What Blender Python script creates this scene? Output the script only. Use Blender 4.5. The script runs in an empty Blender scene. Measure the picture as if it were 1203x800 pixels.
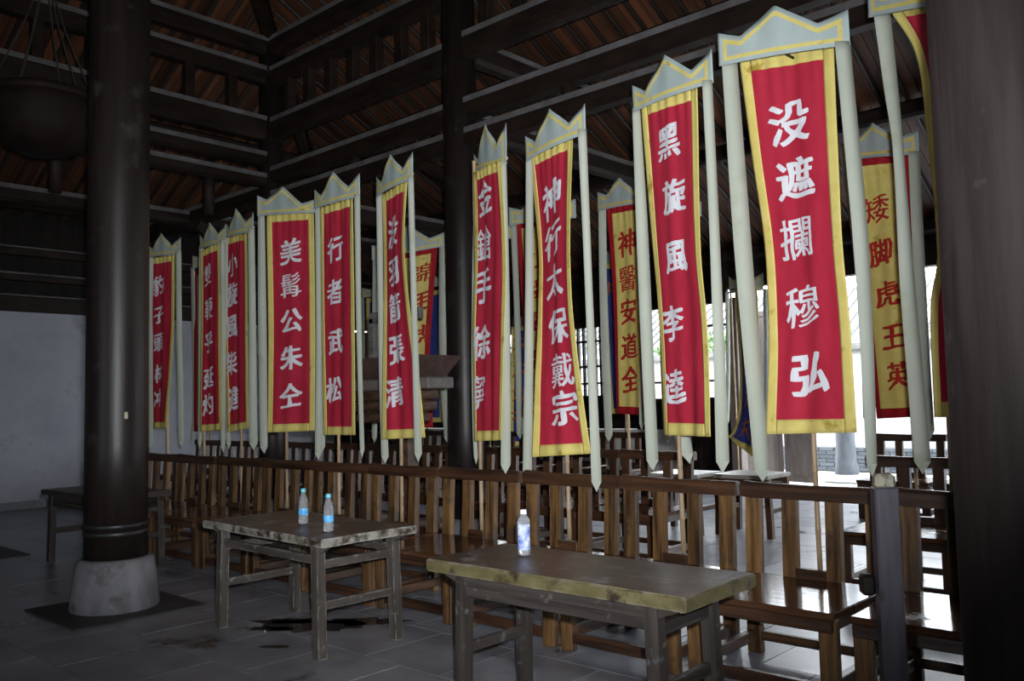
import bpy, bmesh, math, random
from mathutils import Vector, Matrix, noise
random.seed(7)
S = bpy.context.scene
COL = S.collection
R = math.radians

# ---------------------------------------------------------------- camera
cam_d = bpy.data.cameras.new('camera')
cam_d.sensor_width = 36.0
cam_d.lens = 1023.0 / 1203.0 * 36.0
cam_d.clip_start = 0.05
cam = bpy.data.objects.new('camera', cam_d)
COL.objects.link(cam)
_f = Vector((-math.sin(R(42.38)) * math.cos(R(4.06)), math.cos(R(42.38)) * math.cos(R(4.06)), math.sin(R(4.06))))
_r0 = Vector((math.cos(R(42.38)), math.sin(R(42.38)), 0)); _u0 = _r0.cross(_f)
_a = R(-1.35)
_r = _r0 * math.cos(_a) + _u0 * math.sin(_a); _u = -_r0 * math.sin(_a) + _u0 * math.cos(_a)
cam.matrix_world = Matrix(((_r.x, _u.x, -_f.x, 0), (_r.y, _u.y, -_f.y, 0), (_r.z, _u.z, -_f.z, 1.45), (0, 0, 0, 1)))
S.camera = cam

# ---------------------------------------------------------------- world, lights, exposure
W = bpy.data.worlds.new('overcast_sky'); S.world = W; W.use_nodes = True
_n = W.node_tree.nodes; _n.clear()
_bg = _n.new('ShaderNodeBackground'); _out = _n.new('ShaderNodeOutputWorld')
_bg.inputs['Color'].default_value = (0.88, 0.94, 1.0, 1); _bg.inputs['Strength'].default_value = 13.0
W.node_tree.links.new(_bg.outputs[0], _out.inputs[0])

def portal(name, loc, rot, sx, sy):
    l = bpy.data.lights.new(name, 'AREA'); l.shape = 'RECTANGLE'; l.size = sx; l.size_y = sy
    l.cycles.is_portal = True
    o = bpy.data.objects.new(name, l); COL.objects.link(o); o.location = loc; o.rotation_euler = rot
portal('portal_back', (-3.55, 12.5, 1.6), (R(-90), 0, 0), 6.0, 3.1)
portal('portal_front', (-2.45, -12.5, 1.3), (R(90), 0, 0), 1.5, 2.6)  # unseen opening behind the lens, added and sized to give fill light

# the photographer's flash, beside the lens and tilted up at the banners
fl = bpy.data.lights.new('camera_flash', 'SPOT')
fl.energy = 1700; fl.color = (0.95, 0.98, 1.0); fl.spot_size = R(82); fl.spot_blend = 1.0; fl.shadow_soft_size = 0.03
flo = bpy.data.objects.new('camera_flash', fl); COL.objects.link(flo)
flo.location = Vector((0, 0, 1.45)) + _r * 0.06 + _u * 0.11
_aim = (_f + _u * 0.12 - _r * 0.09).normalized()
flo.rotation_euler = _aim.to_track_quat('-Z', 'Y').to_euler()

S.view_settings.view_transform = 'Standard'; S.view_settings.look = 'None'
S.view_settings.exposure = 0.0; S.view_settings.gamma = 1.0; S.view_settings.use_curve_mapping = False
S.cycles.max_bounces = 8; S.cycles.diffuse_bounces = 4; S.cycles.glossy_bounces = 4
S.cycles.transmission_bounces = 6; S.cycles.sample_clamp_indirect = 6.0
try:
    S.cycles.use_denoising = True
except Exception:
    pass

# ---------------------------------------------------------------- materials
def mat(name, c1, c2=None, rough=0.6, scale=(6, 6, 6), bump=0.0, c3=None, c3_amt=0.0, c3_scale=3.0, spec=0.5,
        detail=6, coord='Object', vary=0.0, metallic=0.0, transl=0.0, rough2=None, world=False):
    m = bpy.data.materials.new(name); m.use_nodes = True
    nt = m.node_tree; n = nt.nodes; L = nt.links
    p = n['Principled BSDF']
    p.inputs['Roughness'].default_value = rough
    p.inputs['Specular IOR Level'].default_value = spec
    p.inputs['Metallic'].default_value = metallic
    if c2 is None:
        c2 = tuple(x * 0.8 for x in c1)
    tc = n.new('ShaderNodeTexCoord'); info = n.new('ShaderNodeObjectInfo')
    if world:
        g = n.new('ShaderNodeNewGeometry'); src = g.outputs['Position']
    else:
        add = n.new('ShaderNodeVectorMath'); add.operation = 'ADD'
        mul = n.new('ShaderNodeMath'); mul.operation = 'MULTIPLY'; mul.inputs[1].default_value = 37.0
        L.new(info.outputs['Random'], mul.inputs[0])
        L.new(tc.outputs[coord], add.inputs[0]); L.new(mul.outputs[0], add.inputs[1])
        src = add.outputs[0]
    mp = n.new('ShaderNodeMapping'); mp.inputs['Scale'].default_value = scale
    L.new(src, mp.inputs['Vector'])
    no = n.new('ShaderNodeTexNoise'); no.inputs['Scale'].default_value = 1.0; no.inputs['Detail'].default_value = detail
    no.inputs['Roughness'].default_value = 0.6
    L.new(mp.outputs[0], no.inputs['Vector'])
    cr = n.new('ShaderNodeValToRGB'); e = cr.color_ramp.elements
    e[0].position = 0.36; e[1].position = 0.66
    e[0].color = (*c1, 1); e[1].color = (*c2, 1)
    L.new(no.outputs['Fac'], cr.inputs['Fac'])
    colr = cr.outputs['Color']
    if c3 is not None:
        n2 = n.new('ShaderNodeTexNoise'); n2.inputs['Scale'].default_value = c3_scale; n2.inputs['Detail'].default_value = 8
        n2.inputs['Roughness'].default_value = 0.65
        L.new(src, n2.inputs['Vector'])
        mr = n.new('ShaderNodeMapRange'); mr.inputs['From Min'].default_value = 0.62 - c3_amt * 0.3
        mr.inputs['From Max'].default_value = 0.70 - c3_amt * 0.2
        L.new(n2.outputs['Fac'], mr.inputs['Value'])
        mx = n.new('ShaderNodeMix'); mx.data_type = 'RGBA'
        L.new(mr.outputs[0], mx.inputs['Factor']); L.new(colr, mx.inputs['A']); mx.inputs['B'].default_value = (*c3, 1)
        colr = mx.outputs['Result']
        if rough2 is not None:
            rr = n.new('ShaderNodeMapRange'); rr.inputs['To Min'].default_value = rough; rr.inputs['To Max'].default_value = rough2
            L.new(mr.outputs[0], rr.inputs['Value']); L.new(rr.outputs[0], p.inputs['Roughness'])
    if vary > 0:
        hs = n.new('ShaderNodeHueSaturation')
        mr2 = n.new('ShaderNodeMapRange'); mr2.inputs['To Min'].default_value = 1 - vary; mr2.inputs['To Max'].default_value = 1 + vary
        L.new(info.outputs['Random'], mr2.inputs['Value']); L.new(mr2.outputs[0], hs.inputs['Value'])
        L.new(colr, hs.inputs['Color']); colr = hs.outputs['Color']
    L.new(colr, p.inputs['Base Color'])
    if bump > 0:
        b = n.new('ShaderNodeBump'); b.inputs['Strength'].default_value = bump; b.inputs['Distance'].default_value = 0.01
        L.new(no.outputs['Fac'], b.inputs['Height']); L.new(b.outputs[0], p.inputs['Normal'])
    if transl > 0:
        t = n.new('ShaderNodeBsdfTranslucent'); L.new(colr, t.inputs['Color'])
        ms = n.new('ShaderNodeMixShader'); ms.inputs[0].default_value = transl
        L.new(p.outputs[0], ms.inputs[1]); L.new(t.outputs[0], ms.inputs[2]); L.new(ms.outputs[0], n['Material Output'].inputs['Surface'])
    return m

def worn(mats, col, amt=1.0, rad=0.012):
    """pale wear along the arrises of a material"""
    for m in mats:
        nt = m.node_tree; n = nt.nodes; L = nt.links; p = n['Principled BSDF']
        bv = n.new('ShaderNodeBevel'); bv.samples = 4; bv.inputs['Radius'].default_value = rad
        g = n.new('ShaderNodeNewGeometry'); d = n.new('ShaderNodeVectorMath'); d.operation = 'DOT_PRODUCT'
        L.new(bv.outputs[0], d.inputs[0]); L.new(g.outputs['Normal'], d.inputs[1])
        mr = n.new('ShaderNodeMapRange'); mr.inputs['From Min'].default_value = 0.995; mr.inputs['From Max'].default_value = 0.85
        L.new(d.outputs['Value'], mr.inputs['Value'])
        no = n.new('ShaderNodeTexNoise'); no.inputs['Scale'].default_value = 14; tc = n.new('ShaderNodeTexCoord'); L.new(tc.outputs['Object'], no.inputs['Vector'])
        m2 = n.new('ShaderNodeMapRange'); m2.inputs['From Min'].default_value = 0.42; m2.inputs['From Max'].default_value = 0.6; L.new(no.outputs['Fac'], m2.inputs['Value'])
        mu = n.new('ShaderNodeMath'); mu.operation = 'MULTIPLY'; L.new(mr.outputs[0], mu.inputs[0]); L.new(m2.outputs[0], mu.inputs[1])
        m3 = n.new('ShaderNodeMath'); m3.operation = 'MULTIPLY'; m3.inputs[1].default_value = amt; L.new(mu.outputs[0], m3.inputs[0])
        mx = n.new('ShaderNodeMix'); mx.data_type = 'RGBA'; src = p.inputs['Base Color'].links[0].from_socket
        L.new(m3.outputs[0], mx.inputs['Factor']); L.new(src, mx.inputs['A']); mx.inputs['B'].default_value = (*col, 1)
        L.new(mx.outputs['Result'], p.inputs['Base Color'])
GR = {'x': (1.5, 22, 22), 'y': (22, 1.5, 22), 'z': (22, 22, 1.5)}
def wood3(name, **k):
    return {a: mat(name + '_' + a, scale=GR[a], **k) for a in 'xyz'}
CHAIR = wood3('chair_wood', c1=(0.030, 0.014, 0.007), c2=(0.18, 0.095, 0.034), rough=0.45, spec=0.35, bump=0.25, c3=(0.05, 0.03, 0.018), c3_amt=0.3, c3_scale=5, vary=0.35)
RAILW = wood3('rail_wood', c1=(0.022, 0.010, 0.006), c2=(0.075, 0.034, 0.016), rough=0.4, bump=0.25, vary=0.2)
SEATW = mat('seat_wood', (0.045, 0.020, 0.011), (0.10, 0.045, 0.022), rough=0.13, scale=GR['x'], bump=0.06, c3=(0.12, 0.11, 0.11), c3_amt=0.12, c3_scale=4, rough2=0.5)
FARW = wood3('far_chair_wood', c1=(0.030, 0.014, 0.008), c2=(0.10, 0.048, 0.024), rough=0.38, bump=0.15, vary=0.3)
TABW = wood3('table_wood', c1=(0.040, 0.034, 0.030), c2=(0.085, 0.072, 0.062), rough=0.45, bump=0.35, c3=(0.17, 0.165, 0.165), c3_amt=0.12, c3_scale=14)
TABD = wood3('shaded_table_wood', c1=(0.022, 0.018, 0.016), c2=(0.055, 0.045, 0.040), rough=0.5, bump=0.35, c3=(0.10, 0.095, 0.095), c3_amt=0.1, c3_scale=14)  # table wood with shade put into its colour, for the dim tables
PLD = mat('dirty_plaster', (0.16, 0.16, 0.175), (0.26, 0.26, 0.285), rough=0.9, scale=(3, 3, 3))
TABTOP = mat('table_top_wood', (0.022, 0.014, 0.009), (0.055, 0.036, 0.022), rough=0.40, scale=(3, 14, 14), bump=0.25, c3=(0.17, 0.16, 0.165), c3_amt=0.3, c3_scale=6, rough2=0.5)
EDGEW = mat('table_edge_wood', (0.075, 0.062, 0.026), (0.14, 0.12, 0.06), rough=0.45, scale=(5, 5, 9), bump=0.4, c3=(0.03, 0.022, 0.015), c3_amt=0.35, c3_scale=9)
EDGEG = mat('worn_edge_wood', (0.16, 0.15, 0.12), (0.30, 0.285, 0.25), rough=0.55, scale=(5, 5, 9), bump=0.4, c3=(0.03, 0.02, 0.012), c3_amt=0.62, c3_scale=12)
worn(list(TABW.values()) + [EDGEG], (0.36, 0.35, 0.33), 0.8)
worn([TABTOP, EDGEW], (0.25, 0.23, 0.2), 0.6, 0.008)
COLW = mat('column_lacquer', (0.009, 0.007, 0.0065), (0.018, 0.012, 0.011), spec=0.35, rough=0.42, scale=(14, 14, 1.2), bump=0.2, c3=(0.035, 0.031, 0.030), c3_amt=0.12, c3_scale=2.5)
COLR = mat('weathered_column_wood', (0.018, 0.013, 0.012), (0.038, 0.028, 0.027), spec=0.3, rough=0.7, scale=(10, 10, 1.0), bump=0.5, c3=(0.075, 0.062, 0.060), c3_amt=0.10, c3_scale=3.0)
BEAMW = mat('beam_wood', (0.009, 0.006, 0.0045), (0.022, 0.013, 0.009), spec=0.2, rough=0.6, scale=(3, 3, 9), bump=0.2)
PALEW = mat('pale_beam_top', (0.07, 0.065, 0.065), (0.13, 0.125, 0.13), rough=0.8, scale=(4, 4, 4))  # paler grey than the beams, for the strips along their upper edges
PLANKW = mat('roof_plank_wood', (0.035, 0.014, 0.007), (0.13, 0.048, 0.020), rough=0.6, scale=(2, 12, 12), bump=0.2, vary=0.45)
RAFTW = mat('rafter_wood', (0.012, 0.009, 0.007), (0.03, 0.02, 0.015), rough=0.6)
PLASTER = mat('white_plaster', (0.31, 0.32, 0.365), (0.39, 0.40, 0.45), rough=0.9, scale=(1.2, 1.2, 1.2), bump=0.1, c3=(0.28, 0.28, 0.32), c3_amt=0.1, c3_scale=1.2, world=True)
OUTWALL = mat('courtyard_whitewash', (0.30, 0.30, 0.295), (0.36, 0.36, 0.355), rough=0.9, scale=(1, 1, 1))
WHITE = mat('whitewash', (0.60, 0.60, 0.59), (0.68, 0.68, 0.67), rough=0.9, scale=(1, 1, 1))
STONE = mat('stone_base', (0.10, 0.098, 0.11), (0.19, 0.187, 0.205), rough=0.75, scale=(6, 6, 2.5), bump=0.6, c3=(0.07, 0.065, 0.07), c3_amt=0.15, c3_scale=4)
SLAB = mat('plinth_stone', (0.022, 0.021, 0.023), (0.045, 0.043, 0.047), rough=0.6, bump=0.4)
FLOORM = mat('floor_stone', (0.145, 0.148, 0.172), (0.25, 0.255, 0.285), rough=0.33, scale=(2.2, 2.2, 2.2), bump=0.35, c3=(0.045, 0.042, 0.045), c3_amt=0.10, c3_scale=1.6, vary=0.10, world=True, rough2=0.25)
JOINT = mat('floor_joint', (0.02, 0.02, 0.02), (0.03, 0.03, 0.03), rough=0.8)
COURT = mat('courtyard_paving', (0.50, 0.50, 0.49), (0.62, 0.62, 0.60), rough=0.7, scale=(1, 1, 1))
BRICK = mat('grey_brick', (0.055, 0.065, 0.075), (0.09, 0.10, 0.115), rough=0.85, scale=(4, 4, 4), vary=0.15)
OUTCOL = mat('weathered_column', (0.07, 0.08, 0.095), (0.12, 0.13, 0.15), rough=0.7, scale=(8, 8, 2), bump=0.3)
LEAFW = mat('weathered_door', (0.14, 0.115, 0.10), (0.22, 0.185, 0.165), rough=0.7, scale=(9, 9, 1.5), bump=0.3)
DARKP = mat('dark_panel', (0.007, 0.006, 0.005), (0.016, 0.012, 0.010), spec=0.15, rough=0.7, scale=(9, 9, 1.5))
BAMBOO = mat('bamboo', (0.30, 0.20, 0.11), (0.46, 0.33, 0.20), rough=0.45, scale=(20, 20, 2), vary=0.2)
RED = mat('red_cloth', (0.44, 0.020, 0.048), (0.52, 0.030, 0.062), rough=0.75, scale=(9, 9, 3), bump=0.15, transl=0.12, spec=0.2)
YEL = mat('yellow_cloth', (0.70, 0.58, 0.17), (0.78, 0.66, 0.22), rough=0.75, scale=(9, 9, 9), bump=0.2, transl=0.12, spec=0.2, c3=(0.42, 0.30, 0.05), c3_amt=0.08, c3_scale=6)
BLU = mat('blue_cloth', (0.035, 0.055, 0.26), (0.05, 0.08, 0.36), rough=0.75, scale=(9, 9, 3), transl=0.12, spec=0.2)
RIB = mat('ribbon_cloth', (0.43, 0.46, 0.39), (0.50, 0.53, 0.46), rough=0.8, scale=(5, 5, 1.5), bump=0.15, transl=0.15, spec=0.2, c3=(0.40, 0.42, 0.33), c3_amt=0.1, c3_scale=2)
STAIN = mat('wet_stain', (0.015, 0.014, 0.015), (0.03, 0.028, 0.03), rough=0.2)
GRN = mat('grey_green_cloth', (0.42, 0.50, 0.49), (0.49, 0.57, 0.56), rough=0.8, scale=(6, 6, 3), bump=0.15, transl=0.15, spec=0.2, c3=(0.38, 0.41, 0.34), c3_amt=0.05, c3_scale=2)
DRED = mat('dark_red_cloth', (0.33, 0.010, 0.018), (0.40, 0.014, 0.024), rough=0.75, transl=0.1, spec=0.2)
INKW = mat('white_paint', (0.68, 0.68, 0.74), (0.76, 0.76, 0.82), rough=0.7, spec=0.2)
INKR = mat('red_paint', (0.36, 0.02, 0.015), (0.45, 0.03, 0.02), rough=0.7, spec=0.2)
INKO = mat('orange_paint', (0.45, 0.12, 0.04), (0.55, 0.16, 0.05), rough=0.7, spec=0.2)
POSTW = mat('painted_post', (0.06, 0.056, 0.07), (0.11, 0.10, 0.125), rough=0.4, scale=(14, 14, 1.6), bump=0.3, c3=(0.05, 0.035, 0.03), c3_amt=0.12, c3_scale=6)
POSTT = mat('bare_wood_top', (0.30, 0.28, 0.20), (0.44, 0.42, 0.32), rough=0.7, scale=(14, 14, 4), bump=0.4, c3=(0.10, 0.09, 0.09), c3_amt=0.3, c3_scale=12)
IRON = mat('iron_band', (0.03, 0.03, 0.032), (0.06, 0.06, 0.065), rough=0.45, metallic=0.6)
TRAY = mat('purple_brown_wood', (0.055, 0.032, 0.028), (0.10, 0.062, 0.05), rough=0.55, scale=(2, 12, 12))
CARV = mat('carved_brown_wood', (0.035, 0.018, 0.010), (0.12, 0.065, 0.035), rough=0.6, scale=(5, 5, 12), bump=0.5)
GREYB = mat('grey_beam_wood', (0.10, 0.095, 0.09), (0.18, 0.17, 0.16), rough=0.7, scale=(2, 12, 12))
LEAF = mat('foliage', (0.05, 0.12, 0.03), (0.16, 0.28, 0.09), rough=0.6)
TILEG = mat('grey_roof_tile', (0.10, 0.10, 0.10), (0.2, 0.2, 0.19), rough=0.8)
ROPE = mat('rope', (0.02, 0.016, 0.012), (0.035, 0.03, 0.022), rough=0.9)
BLACKW = mat('lamp_wood', (0.007, 0.004, 0.003), (0.014, 0.008, 0.006), spec=0.2, rough=0.7)
CAPB = mat('blue_cap', (0.12, 0.50, 0.66), (0.14, 0.55, 0.70), rough=0.35)
CAPW = mat('white_cap', (0.75, 0.77, 0.80), (0.8, 0.82, 0.85), rough=0.35)
LABB = mat('blue_label', (0.06, 0.30, 0.70), (0.16, 0.55, 0.85), rough=0.3, scale=(30, 30, 40))
LABS = mat('blue_white_label', (0.60, 0.66, 0.80), (0.10, 0.16, 0.50), rough=0.25, scale=(22, 22, 30), detail=2)
def glass(name, col=(1, 1, 1), ior=1.35, rough=0.03):
    m = bpy.data.materials.new(name); m.use_nodes = True
    p = m.node_tree.nodes['Principled BSDF']
    p.inputs['Base Color'].default_value = (*col, 1); p.inputs['Transmission Weight'].default_value = 0.85
    p.inputs['Roughness'].default_value = rough; p.inputs['IOR'].default_value = ior
    return m
PET = glass('clear_plastic', (0.93, 0.96, 1.0), 1.2, 0.05)
WATER = glass('water', (0.9, 0.95, 1.0), 1.33, 0.0)

# ---------------------------------------------------------------- mesh helpers
class MB:
    def __init__(s): s.v = []; s.f = []; s.mi = []
    def poly(s, pts, idx=None, mi=0):
        b = len(s.v); s.v += [tuple(p) for p in pts]
        for f in (idx or [list(range(len(pts)))]):
            s.f.append([b + i for i in f]); s.mi.append(mi)
        return s
    def box(s, cx, cy, cz, sx, sy, sz, bev=0.0, top=1.0, mi=0):
        """box by centre and size; bev chamfers the eight corners' vertical and horizontal edges"""
        x, y, z = sx / 2, sy / 2, sz / 2
        if bev <= 0:
            p = [(-x, -y, -z), (x, -y, -z), (x, y, -z), (-x, y, -z), (-x * top, -y * top, z), (x * top, -y * top, z), (x * top, y * top, z), (-x * top, y * top, z)]
            fs = [[3, 2, 1, 0], [4, 5, 6, 7], [0, 1, 5, 4], [1, 2, 6, 5], [2, 3, 7, 6], [3, 0, 4, 7]]
            return s.poly([(cx + a, cy + b, cz + c) for a, b, c in p], fs, mi)
        bm = bmesh.new(); bmesh.ops.create_cube(bm, size=1.0)
        for v in bm.verts:
            t = top if v.co.z > 0 else 1.0
            v.co = Vector((v.co.x * sx * t, v.co.y * sy * t, v.co.z * sz))
        bmesh.ops.bevel(bm, geom=bm.edges[:], offset=bev, segments=1, affect='EDGES')
        bm.verts.index_update()
        s.poly([(cx + v.co.x, cy + v.co.y, cz + v.co.z) for v in bm.verts], [[v.index for v in f.verts] for f in bm.faces], mi)
        bm.free(); return s
    def bar(s, a, b, w, h, mi=0, up=(0, 0, 1)):
        """rectangular bar from a to b, w across, h along 'up'"""
        a = Vector(a); b = Vector(b); d = (b - a).normalized(); up = Vector(up)
        x = d.cross(up)
        if x.length < 1e-4: x = Vector((1, 0, 0))
        x.normalize(); y = x.cross(d).normalized()
        p = [c + x * (i * w / 2) + y * (j * h / 2) for c in (a, b) for i, j in ((-1, -1), (1, -1), (1, 1), (-1, 1))]
        return s.poly(p, [[0, 1, 2, 3], [7, 6, 5, 4], [0, 4, 5, 1], [1, 5, 6, 2], [2, 6, 7, 3], [3, 7, 4, 0]], mi)
    def tube(s, pts, rads, n=10, mi=0):
        pts = [Vector(p) for p in pts]
        if not hasattr(rads, '__len__'): rads = [rads] * len(pts)
        b = len(s.v)
        for i, p in enumerate(pts):
            d = (pts[min(i + 1, len(pts) - 1)] - pts[max(i - 1, 0)]).normalized()
            x = d.cross(Vector((0, 1, 0.01)) if abs(d.y) < 0.9 else Vector((1, 0, 0))).normalized(); y = d.cross(x).normalized()
            for k in range(n):
                t = 2 * math.pi * k / n
                s.v.append(tuple(p + x * math.cos(t) * rads[i] + y * math.sin(t) * rads[i]))
        for i in range(len(pts) - 1):
            for k in range(n):
                k2 = (k + 1) % n
                s.f.append([b + i * n + k, b + i * n + k2, b + (i + 1) * n + k2, b + (i + 1) * n + k]); s.mi.append(mi)
        s.f.append([b + k for k in range(n)][::-1]); s.mi.append(mi)
        s.f.append([b + (len(pts) - 1) * n + k for k in range(n)]); s.mi.append(mi)
        return s
    def lathe(s, prof, n=24, cx=0, cy=0, wob=0.0, mi=0):
        b = len(s.v)
        for (r, z) in prof:
            for k in range(n):
                t = 2 * math.pi * k / n
                rr = r * (1 + wob * noise.noise(Vector((math.cos(t) * 2, math.sin(t) * 2, z * 3))))
                s.v.append((cx + rr * math.cos(t), cy + rr * math.sin(t), z))
        for i in range(len(prof) - 1):
            for k in range(n):
                k2 = (k + 1) % n
                s.f.append([b + i * n + k, b + i * n + k2, b + (i + 1) * n + k2, b + (i + 1) * n + k]); s.mi.append(mi)
        s.f.append([b + k for k in range(n)][::-1]); s.mi.append(mi)
        s.f.append([b + (len(prof) - 1) * n + k for k in range(n)]); s.mi.append(mi)
        return s
    def mesh(s, name, mats, smooth=False):
        me = bpy.data.meshes.new(name); me.from_pydata(s.v, [], s.f)
        for m in (mats if isinstance(mats, (list, tuple)) else [mats]): me.materials.append(m)
        me.polygons.foreach_set('material_index', s.mi)
        if smooth:
            me.polygons.foreach_set('use_smooth', [len(p.vertices) == 4 for p in me.polygons])
        me.update(); return me
    def build(s, name, mats, parent=None, smooth=False):
        return link(name, s.mesh(name, mats, smooth), parent)

def link(name, me, parent=None, loc=None, rot=None, scale=None):
    o = bpy.data.objects.new(name, me); COL.objects.link(o)
    if parent: o.parent = parent
    if loc: o.location = loc
    if rot: o.rotation_euler = rot
    if scale: o.scale = scale
    return o
def thing(name, label, cat, loc=(0, 0, 0), rz=0, group=None):
    o = bpy.data.objects.new(name, None); COL.objects.link(o); o.location = loc; o.rotation_euler = (0, 0, rz)
    o.empty_display_size = 0.1
    return tag(o, label, cat, group)
def tag(o, label, cat, group=None):
    o['label'] = label; o['category'] = cat
    if group: o['group'] = group
    return o
def struct(o): o['kind'] = 'structure'; return o
def copy_tree(o, parent=None):
    c = o.copy(); COL.objects.link(c); c.parent = parent
    for ch in [k for k in ALL_CH.get(o.name, [])]: copy_tree(ch, c)
    return c
ALL_CH = {}
def index_children():
    ALL_CH.clear()
    for o in bpy.data.objects:
        if o.parent: ALL_CH.setdefault(o.parent.name, []).append(o)
ORD = ['first', 'second', 'third', 'fourth', 'fifth', 'sixth', 'seventh', 'eighth', 'ninth', 'tenth', 'eleventh', 'twelfth', 'thirteenth', 'fourteenth']

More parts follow.
